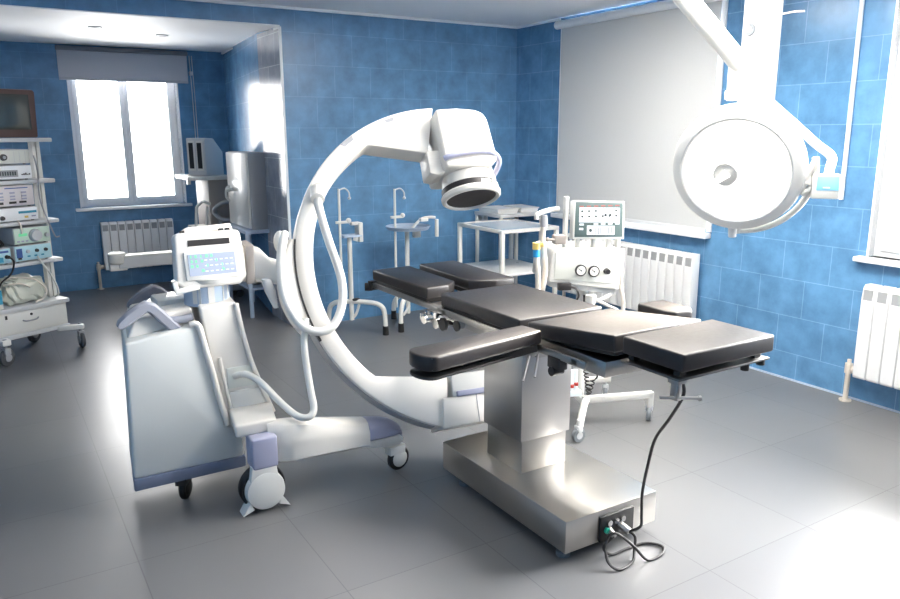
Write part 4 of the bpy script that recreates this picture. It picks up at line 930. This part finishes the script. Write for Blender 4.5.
mb = MB(); mb.cyl((1.938, 6.86, 1.10), (1.90, 6.86, 1.10), 0.014, seg=10); mb.ball((1.895, 6.86, 1.10), 0.022); mb.tube([(1.925, 6.93, 1.13), (1.895, 6.93, 1.10), (1.892, 6.93, 1.03), (1.925, 6.93, 0.99)], 0.012, 8, 4)
mb.build('door_handle', M['white'], dr)
t = thing('metal_basin', 'dull metal basin on the lower shelf of the pale blue table', 'basin', (2.01, 6.62, 0.26))
MB().lathe([(0.05, 0.0), (0.085, 0.02), (0.098, 0.09), (0.103, 0.093), (0.092, 0.088), (0.08, 0.025), (0.0005, 0.012)], (2.01, 6.62, 0.262), (0, 0, 1), 28).build('bowl', M['steel2'], t)

# ------------------------------------------------------------------ instrument stands by the back wall
def stand(label, ox, oy, pole, arch, tray, hook):
    s = thing('infusion_stand', label, 'stand', (ox, oy, 0))
    (px, py, pz0, pz1) = pole
    mb = MB(); mb.cyl((px, py, pz0), (px, py, pz1), 0.010, seg=12); mb.build('pole', M['white'], s)
    mb = MB(); mb.tube([(px, py, pz1-0.01), (px+0.05, py, pz1+0.002), (px+0.085, py, pz1-0.03), (px+0.088, py, pz1-0.07)], 0.006, 8, 4); mb.ball((px+0.088, py, pz1-0.075), 0.013)
    mb.build('pole_hook', M['ltgrey'], s)
    for a in arch:
        mb = MB(); mb.tube(a, 0.020, 12, 6); f = mb.build('foot_tube', M['white'], s)
        for e in (a[0], a[-1]):
            if e[2] < 0.05: MB().cyl((e[0], e[1], 0), (e[0], e[1], 0.075), 0.025, 0.023, 14).build('rubber_foot', M['black'], f)
    (tx, ty, tz, rx) = tray
    MB().cyl((tx, ty, 0.11 if rx < 0 else 0.11), (tx, ty, tz), 0.019, seg=14).build('column', M['white'], s)
    return s
# left stand
s = stand('left white stand with a small square rest by the blue back wall', 2.45, 5.45, (2.345, 5.42, 0.17, 1.175),
          [[(2.305, 5.62, 0.0), (2.305, 5.61, 0.16), (2.33, 5.58, 0.235), (2.41, 5.49, 0.262), (2.56, 5.34, 0.262), (2.625, 5.28, 0.23), (2.64, 5.262, 0.15), (2.643, 5.258, 0.0)]],
          (2.44, 5.46, 0.79, 0.1), None)
B(2.37, 2.53, 5.40, 5.50, 0.79, 0.81, 0.004).build('rest', M['blugrey'], s)
mb = MB(); mb.bx(2.50, 2.535, 5.40, 5.49, 0.75, 0.905, 0.005); mb.bx(2.44, 2.51, 5.41, 5.45, 0.885, 0.91, 0.004); mb.cyl((2.47, 5.42, 0.76), (2.48, 5.42, 0.79), 0.02, seg=10); mb.build('rest_guard', M['white'], s)
mb = MB(); mb.bx(2.31, 2.43, 5.41, 5.43, 0.905, 0.925, 0.003); mb.ball((2.42, 5.42, 0.925), 0.022); mb.build('pole_clamp', M['white'], s)
MB().ball((2.47, 5.43, 0.282), 0.022, (1.6, 1, 0.6)).build('foot_clamp', M['dark'], s)
mb = MB(); mb.tube([(2.345, 5.42, 0.2), (2.36, 5.44, 0.25)], 0.012, 8, 1); mb.tube([(2.44, 5.46, 0.12), (2.47, 5.44, 0.16), (2.49, 5.42, 0.24)], 0.012, 8, 4); mb.build('brace', M['white'], s)
# right stand
s = stand('right white stand with a round tray by the blue back wall', 2.9, 5.4, (2.80, 5.36, 0.19, 1.16),
          [[(2.79, 5.27, 0.0), (2.795, 5.275, 0.17), (2.83, 5.30, 0.245), (2.90, 5.38, 0.26), (2.96, 5.50, 0.26), (2.965, 5.60, 0.23), (2.95, 5.69, 0.15), (2.948, 5.70, 0.0)]],
          (2.94, 5.42, 0.82, -0.1), None)
MB().lathe([(0.02, 0.815), (0.165, 0.822), (0.185, 0.85), (0.18, 0.853), (0.16, 0.832), (0.0005, 0.828)], (2.94, 5.40, 0), (0, 0, 1), 36).build('round_tray', M['blugrey'], s)
mb = MB(); mb.bx(2.76, 2.87, 5.35, 5.37, 0.925, 0.945, 0.003); mb.ball((2.87, 5.36, 0.945), 0.02); mb.build('pole_clamp', M['white'], s)
mb = MB(); mb.tube([(2.98, 5.40, 0.83), (3.05, 5.38, 0.90), (3.12, 5.36, 0.915), (3.17, 5.35, 0.91)], 0.012, 8, 4); mb.cyl((3.185, 5.35, 0.75), (3.185, 5.35, 0.895), 0.016, seg=12); mb.bx(3.03, 3.10, 5.34, 5.38, 0.885, 0.912, 0.003); mb.bx(2.99, 3.05, 5.38, 5.42, 0.75, 0.80, 0.004)
mb.build('side_arm', M['white'], s)
mb = MB(); mb.tube([(2.94, 5.42, 0.12), (2.94, 5.42, 0.2), (2.945, 5.44, 0.25)], 0.013, 8, 3); mb.tube([(2.83, 5.30, 0.13), (2.90, 5.32, 0.20)], 0.01, 8, 1); mb.build('brace', M['white'], s)

# ------------------------------------------------------------------ corner tables and trays
t = thing('instrument_table', 'white framed two-tier instrument table in the blue corner', 'table', (3.68, 5.05, 0))
x0, x1, y0, y1 = 3.40, 3.975, 4.72, 5.37
mb = MB()
for a in ((x0, x1, y0, y0+0.03), (x0, x1, y1-0.03, y1), (x0, x0+0.03, y0+0.03, y1-0.03), (x1-0.03, x1, y0+0.03, y1-0.03)): mb.bx(*a, 0.822, 0.85, 0.003)
mb.build('top_frame', M['white'], t)
B(x0+0.028, x1-0.028, y0+0.028, y1-0.028, 0.835, 0.843).build('glass_top', M['tabletop'], t)
for x in (x0+0.016, x1-0.016):
    for y in (y0+0.016, y1-0.016):
        l = B(x-0.016, x+0.016, y-0.016, y+0.016, 0.05, 0.824, 0.003).build('leg', M['white'], t)
        MB().lathe([(0.01, -0.012), (0.026, -0.012), (0.028, 0), (0.026, 0.012), (0.01, 0.012)], (x, y, 0.028), (1, 0.3, 0), 18).build('caster', M['rubgrey'], l)
B(x0+0.01, x1-0.01, y0+0.01, y1-0.01, 0.475, 0.495, 0.004).build('shelf', M['tray'], t)
t = thing('side_table', 'grey-topped table in the corner behind the two-tier instrument table', 'table', (4.10, 5.58, 0))
B(3.86, 4.355, 5.385, 5.80, 0.855, 0.885, 0.004).build('tabletop', M['ltgrey'], t)
for x in (3.88, 4.335):
    for y in (5.405, 5.78): B(x-0.014, x+0.014, y-0.014, y+0.014, 0, 0.857, 0.003).build('leg', M['white'], t)
def tray(label, cx, cy, w, d_, a):
    t = thing('instrument_tray', label, 'tray', (cx, cy, 0.885), a, None, True)
    mb = MB(); mb.prism([(-w/2, -d_/2), (w/2, -d_/2), (w/2, d_/2), (-w/2, d_/2)], lambda p, q, z: (p*(1 if z > 0.005 else 0.92), q*(1 if z > 0.005 else 0.92), z), 0.0, 0.040, 0.004)
    mb.build('pan', M['tray'], t)
    mb = MB(); hw, hd = w/2, d_/2
    for (a0, b0) in (((-hw, -hd), (hw, -hd)), ((hw, -hd), (hw, hd)), ((hw, hd), (-hw, hd)), ((-hw, hd), (-hw, -hd))):
        mb.cyl((a0[0], a0[1], 0.040), (b0[0], b0[1], 0.040), 0.006, seg=8)
    mb.build('rim', M['white'], t)
tray('white tray on the grey-topped corner table, left of the pair', 3.99, 5.60, 0.24, 0.30, R(3)); tray('white tray on the grey-topped corner table, right of the pair', 4.235, 5.58, 0.19, 0.30, R(-4))

# ------------------------------------------------------------------ surgical light
P = thing('surgical_light', 'large round white surgical lamp on a jointed ceiling arm, switched on', 'lamp', (2.80, 2.77, CZ))
LC = V((3.17, 2.43, 1.424)); ln = V((-0.862, -0.42, -0.285)).normalized(); e1 = V((-ln.y, ln.x, 0)).normalized(); e2 = ln.cross(e1)
lp = lambda a, b_, c: LC + e1*a + e2*b_ + ln*c
hd_ = MB().lathe([(0.250, 0.040), (0.258, 0.050), (0.296, 0.044), (0.310, 0.032), (0.314, 0.01), (0.312, -0.035), (0.295, -0.065), (0.22, -0.10), (0.11, -0.12), (0.0005, -0.125)], LC, ln, 64).build('lamp_head', M['lamprim'], P)
MB().lathe([(0.252, 0.042), (0.22, 0.034), (0.15, 0.022), (0.0005, 0.016)], LC, ln, 64).build('reflector', M['reflector'], hd_)
MB().lathe([(0.257, 0.0495), (0.263, 0.0535), (0.259, 0.040), (0.251, 0.042)], LC, ln, 64, False).build('lens_seal', M['ltgrey'], hd_)
co = MB().cyl(lp(-0.045, -0.015, 0.03), lp(-0.045, -0.015, 0.062), 0.058, 0.055, 28).build('lamp_core', M['lampgrey'], hd_)
mb = MB(); mb.cyl(lp(-0.075, -0.04, 0.064), lp(-0.035, -0.005, 0.07), 0.014, 0.020, 14); mb.ball(lp(-0.095, -0.065, 0.066), 0.012); mb.build('bulb', M['bulb'], co)
pts = [lp(0.345*math.cos(R(a)), 0.345*math.sin(R(a)), -0.035) for a in range(-96, 9, 8)]
mb = MB(); mb.tube(pts, 0.016, 10, 3); mb.cyl(lp(0, -0.31, -0.03), lp(0, -0.355, -0.035), 0.02); mb.build('yoke', M['white'], P)
mb = MB(); mb.cyl(lp(-0.02, -0.305, 0.0), lp(-0.02, -0.365, 0.005), 0.022, 0.020, 16); mb.build('grip', M['ltgrey'], P)
bc = V((3.395, 2.105, 1.345))
Rb = Matrix(((e1.x, -ln.x, 0, 0), (e1.y, -ln.y, 0, 0), (0, 0, 1, 0), (0, 0, 0, 1)))
Rb = Matrix.Rotation(math.atan2(e1.y, e1.x)+R(14), 4, 'Z')
bx_ = MB().box(bc, (0.125, 0.07, 0.115), 0, 0.008, Rb).build('control_box', M['white'], P)
MB().box(bc + Rb @ V((0.005, -0.036, 0.016)), (0.095, 0.004, 0.066), 0, 0.001, Rb).build('display', M['bluelabel'], bx_)
MB().box(bc + Rb @ V((0.0, -0.0395, -0.004)), (0.03, 0.002, 0.006), 0, 0, Rb).build('display_mark', M['lcdpale'], bx_)
mb = MB(); mb.tube([bc + Rb @ V((-0.05, 0, 0.0)), bc + Rb @ V((-0.105, 0, -0.03)), lp(0.345*math.cos(R(5)), 0.345*math.sin(R(5)), -0.035)], 0.017, 10, 4); mb.box(bc + Rb @ V((-0.095, 0, 0.03)), (0.06, 0.05, 0.05), 0, 0.006, Rb); mb.build('yoke_joint', M['white'], P)
mb = MB(); mb.tube([(3.12, 2.498, 1.772), (3.19, 2.41, 1.770), (3.225, 2.355, 1.755), (3.275, 2.28, 1.68), (3.36, 2.155, 1.545), (3.40, 2.095, 1.485), (3.40, 2.095, 1.43), (3.398, 2.10, 1.39)], 0.021, 12, 6); mb.build('lamp_arm', M['white'], P)
mb = MB(); mb.cyl((3.145, 2.465, 1.745), (3.145, 2.465, 1.98), 0.034, 0.036); mb.build('arm_joint', M['white'], P)
MB().cyl((3.155, 2.44, 1.905), (2.82, 2.75, 2.42), 0.047, 0.052, 20).build('spring_arm', M['white'], P)
mb = MB(); mb.ball((3.15, 2.455, 1.915), 0.049); mb.build('arm_elbow', M['white'], P)
mb = MB(); mb.cyl((2.80, 2.77, 2.36), (2.80, 2.77, 2.549), 0.055); mb.cyl((2.80, 2.77, 2.52), (2.80, 2.77, 2.549), 0.13); mb.build('ceiling_mount', M['white'], P)

# ceiling pendant column
t = thing('ceiling_pendant', 'white square ceiling column with a round grey outlet, hanging behind the surgical lamp', 'column', (3.85, 2.87, CZ))
B(3.76, 3.86, 2.795, 2.925, 1.58, 2.549, 0.008).build('column', M['ltgrey'], t)
B(3.77, 3.90, 2.772, 2.797, 1.58, 2.549, 0.005).build('side_cover', M['white'], t)
mb = MB(); mb.cyl((3.762, 2.87, 2.155), (3.748, 2.87, 2.155), 0.034, 0.03, 20); o = mb.build('outlet', M['rubgrey'], t)
MB().cyl((3.75, 2.87, 2.155), (3.744, 2.87, 2.155), 0.018, seg=16).build('outlet_core', M['ltgrey'], o)
mb = MB(); mb.tube([(3.80, 2.773, 2.235), (3.82, 2.72, 2.225), (3.85, 2.67, 2.232), (3.87, 2.62, 2.23)], 0.005, 8, 5); mb.build('cable_stub', M['hose'], t)

# ------------------------------------------------------------------ light
w = bpy.data.worlds.new('sky'); sc.world = w; w.use_nodes = True
nt = w.node_tree; bg = nt.nodes['Background']
bg.inputs['Color'].default_value = (1.0, 0.99, 0.975, 1); bg.inputs['Strength'].default_value = 36.0
# overcast sky, brighter on the sun's side (east, +x)
wtc = nt.nodes.new('ShaderNodeTexCoord'); wsx = nt.nodes.new('ShaderNodeSeparateXYZ'); wmr = nt.nodes.new('ShaderNodeMapRange')
wmr.interpolation_type = 'SMOOTHSTEP'
for k_, v_ in (('From Min', 0.2), ('From Max', 0.8), ('To Min', 16.0), ('To Max', 80.0)): wmr.inputs[k_].default_value = v_
nt.links.new(wtc.outputs['Generated'], wsx.inputs[0]); nt.links.new(wsx.outputs[0], wmr.inputs['Value']); nt.links.new(wmr.outputs['Result'], bg.inputs['Strength'])
def portal(name, loc, rot, sx, sy):
    l = bpy.data.lights.new(name, 'AREA'); l.shape = 'RECTANGLE'; l.size = sx; l.size_y = sy; l.cycles.is_portal = True
    o = bpy.data.objects.new(name, l); COL.objects.link(o); o.location = loc; o.rotation_euler = rot
portal('daylight_alcove', ((W1[0]+W1[1])/2, YA+0.32, (W1[2]+W1[3])/2), (R(-90), 0, 0), W1[1]-W1[0], W1[3]-W1[2])
portal('daylight_right', (XR+0.18, (W2[0]+W2[1])/2, (W2[2]+W2[3])/2), (0, R(90), 0), W2[3]-W2[2], W2[1]-W2[0])
portal('daylight_blind', (XR+0.18, (W5[0]+W5[1])/2, (W5[2]+W5[3])/2), (0, R(90), 0), W5[3]-W5[2], W5[1]-W5[0])
sp = bpy.data.lights.new('surgical_beam', 'SPOT'); sp.energy = 1000; sp.color = (1.0, 0.86, 0.70); sp.spot_size = R(27); sp.spot_blend = 0.8; sp.shadow_soft_size = 0.22
o = bpy.data.objects.new('surgical_beam', sp); COL.objects.link(o); o.location = lp(0, 0, 0.10)
o.rotation_euler = (V((1.93, 2.05, 0.93)) - o.location).to_track_quat('-Z', 'Y').to_euler()

# repeats share a group
for o in COL.objects:
    if o.parent is None and 'label' in o.keys():
        g = {'radiator': 'white radiators on the walls', 'ceiling_spot': 'recessed spots in the alcove ceiling', 'infusion_stand': 'white stands by the back wall',
             'instrument_tray': 'trays on the corner table', 'ceiling_light': 'recessed ceiling lights', 'cable': 'cables hanging on the trolley'}.get(o.name.split('.')[0])
        if g: o['group'] = g

# ------------------------------------------------------------------ camera
cam = bpy.data.cameras.new('camera'); cam.sensor_width = 36; cam.sensor_fit = 'HORIZONTAL'; cam.lens = 36*748.98/900; cam.clip_start = 0.02
co_ = bpy.data.objects.new('camera', cam); COL.objects.link(co_); co_.location = (0, 0, 1.6)
yaw, pit, rol = R(31.764), R(12.585), R(0.183)
fw = V((math.sin(yaw)*math.cos(pit), math.cos(yaw)*math.cos(pit), -math.sin(pit))); rt = V((math.cos(yaw), -math.sin(yaw), 0)); dn = fw.cross(rt)
c_, s_ = math.cos(rol), math.sin(rol)
r2 = rt*c_+dn*s_; d2 = dn*c_-rt*s_
co_.matrix_world = Matrix(((r2.x, -d2.x, -fw.x, 0), (r2.y, -d2.y, -fw.y, 0), (r2.z, -d2.z, -fw.z, 1.6), (0, 0, 0, 1)))
sc.camera = co_
sc.view_settings.view_transform = 'Standard'; sc.view_settings.look = 'None'; sc.view_settings.gamma = 1; sc.view_settings.use_curve_mapping = False
sc.view_settings.exposure = 0.38
sc.cycles.use_denoising = True
sc.cycles.max_bounces = 10; sc.cycles.diffuse_bounces = 6
sc.cycles.sample_clamp_indirect = 10
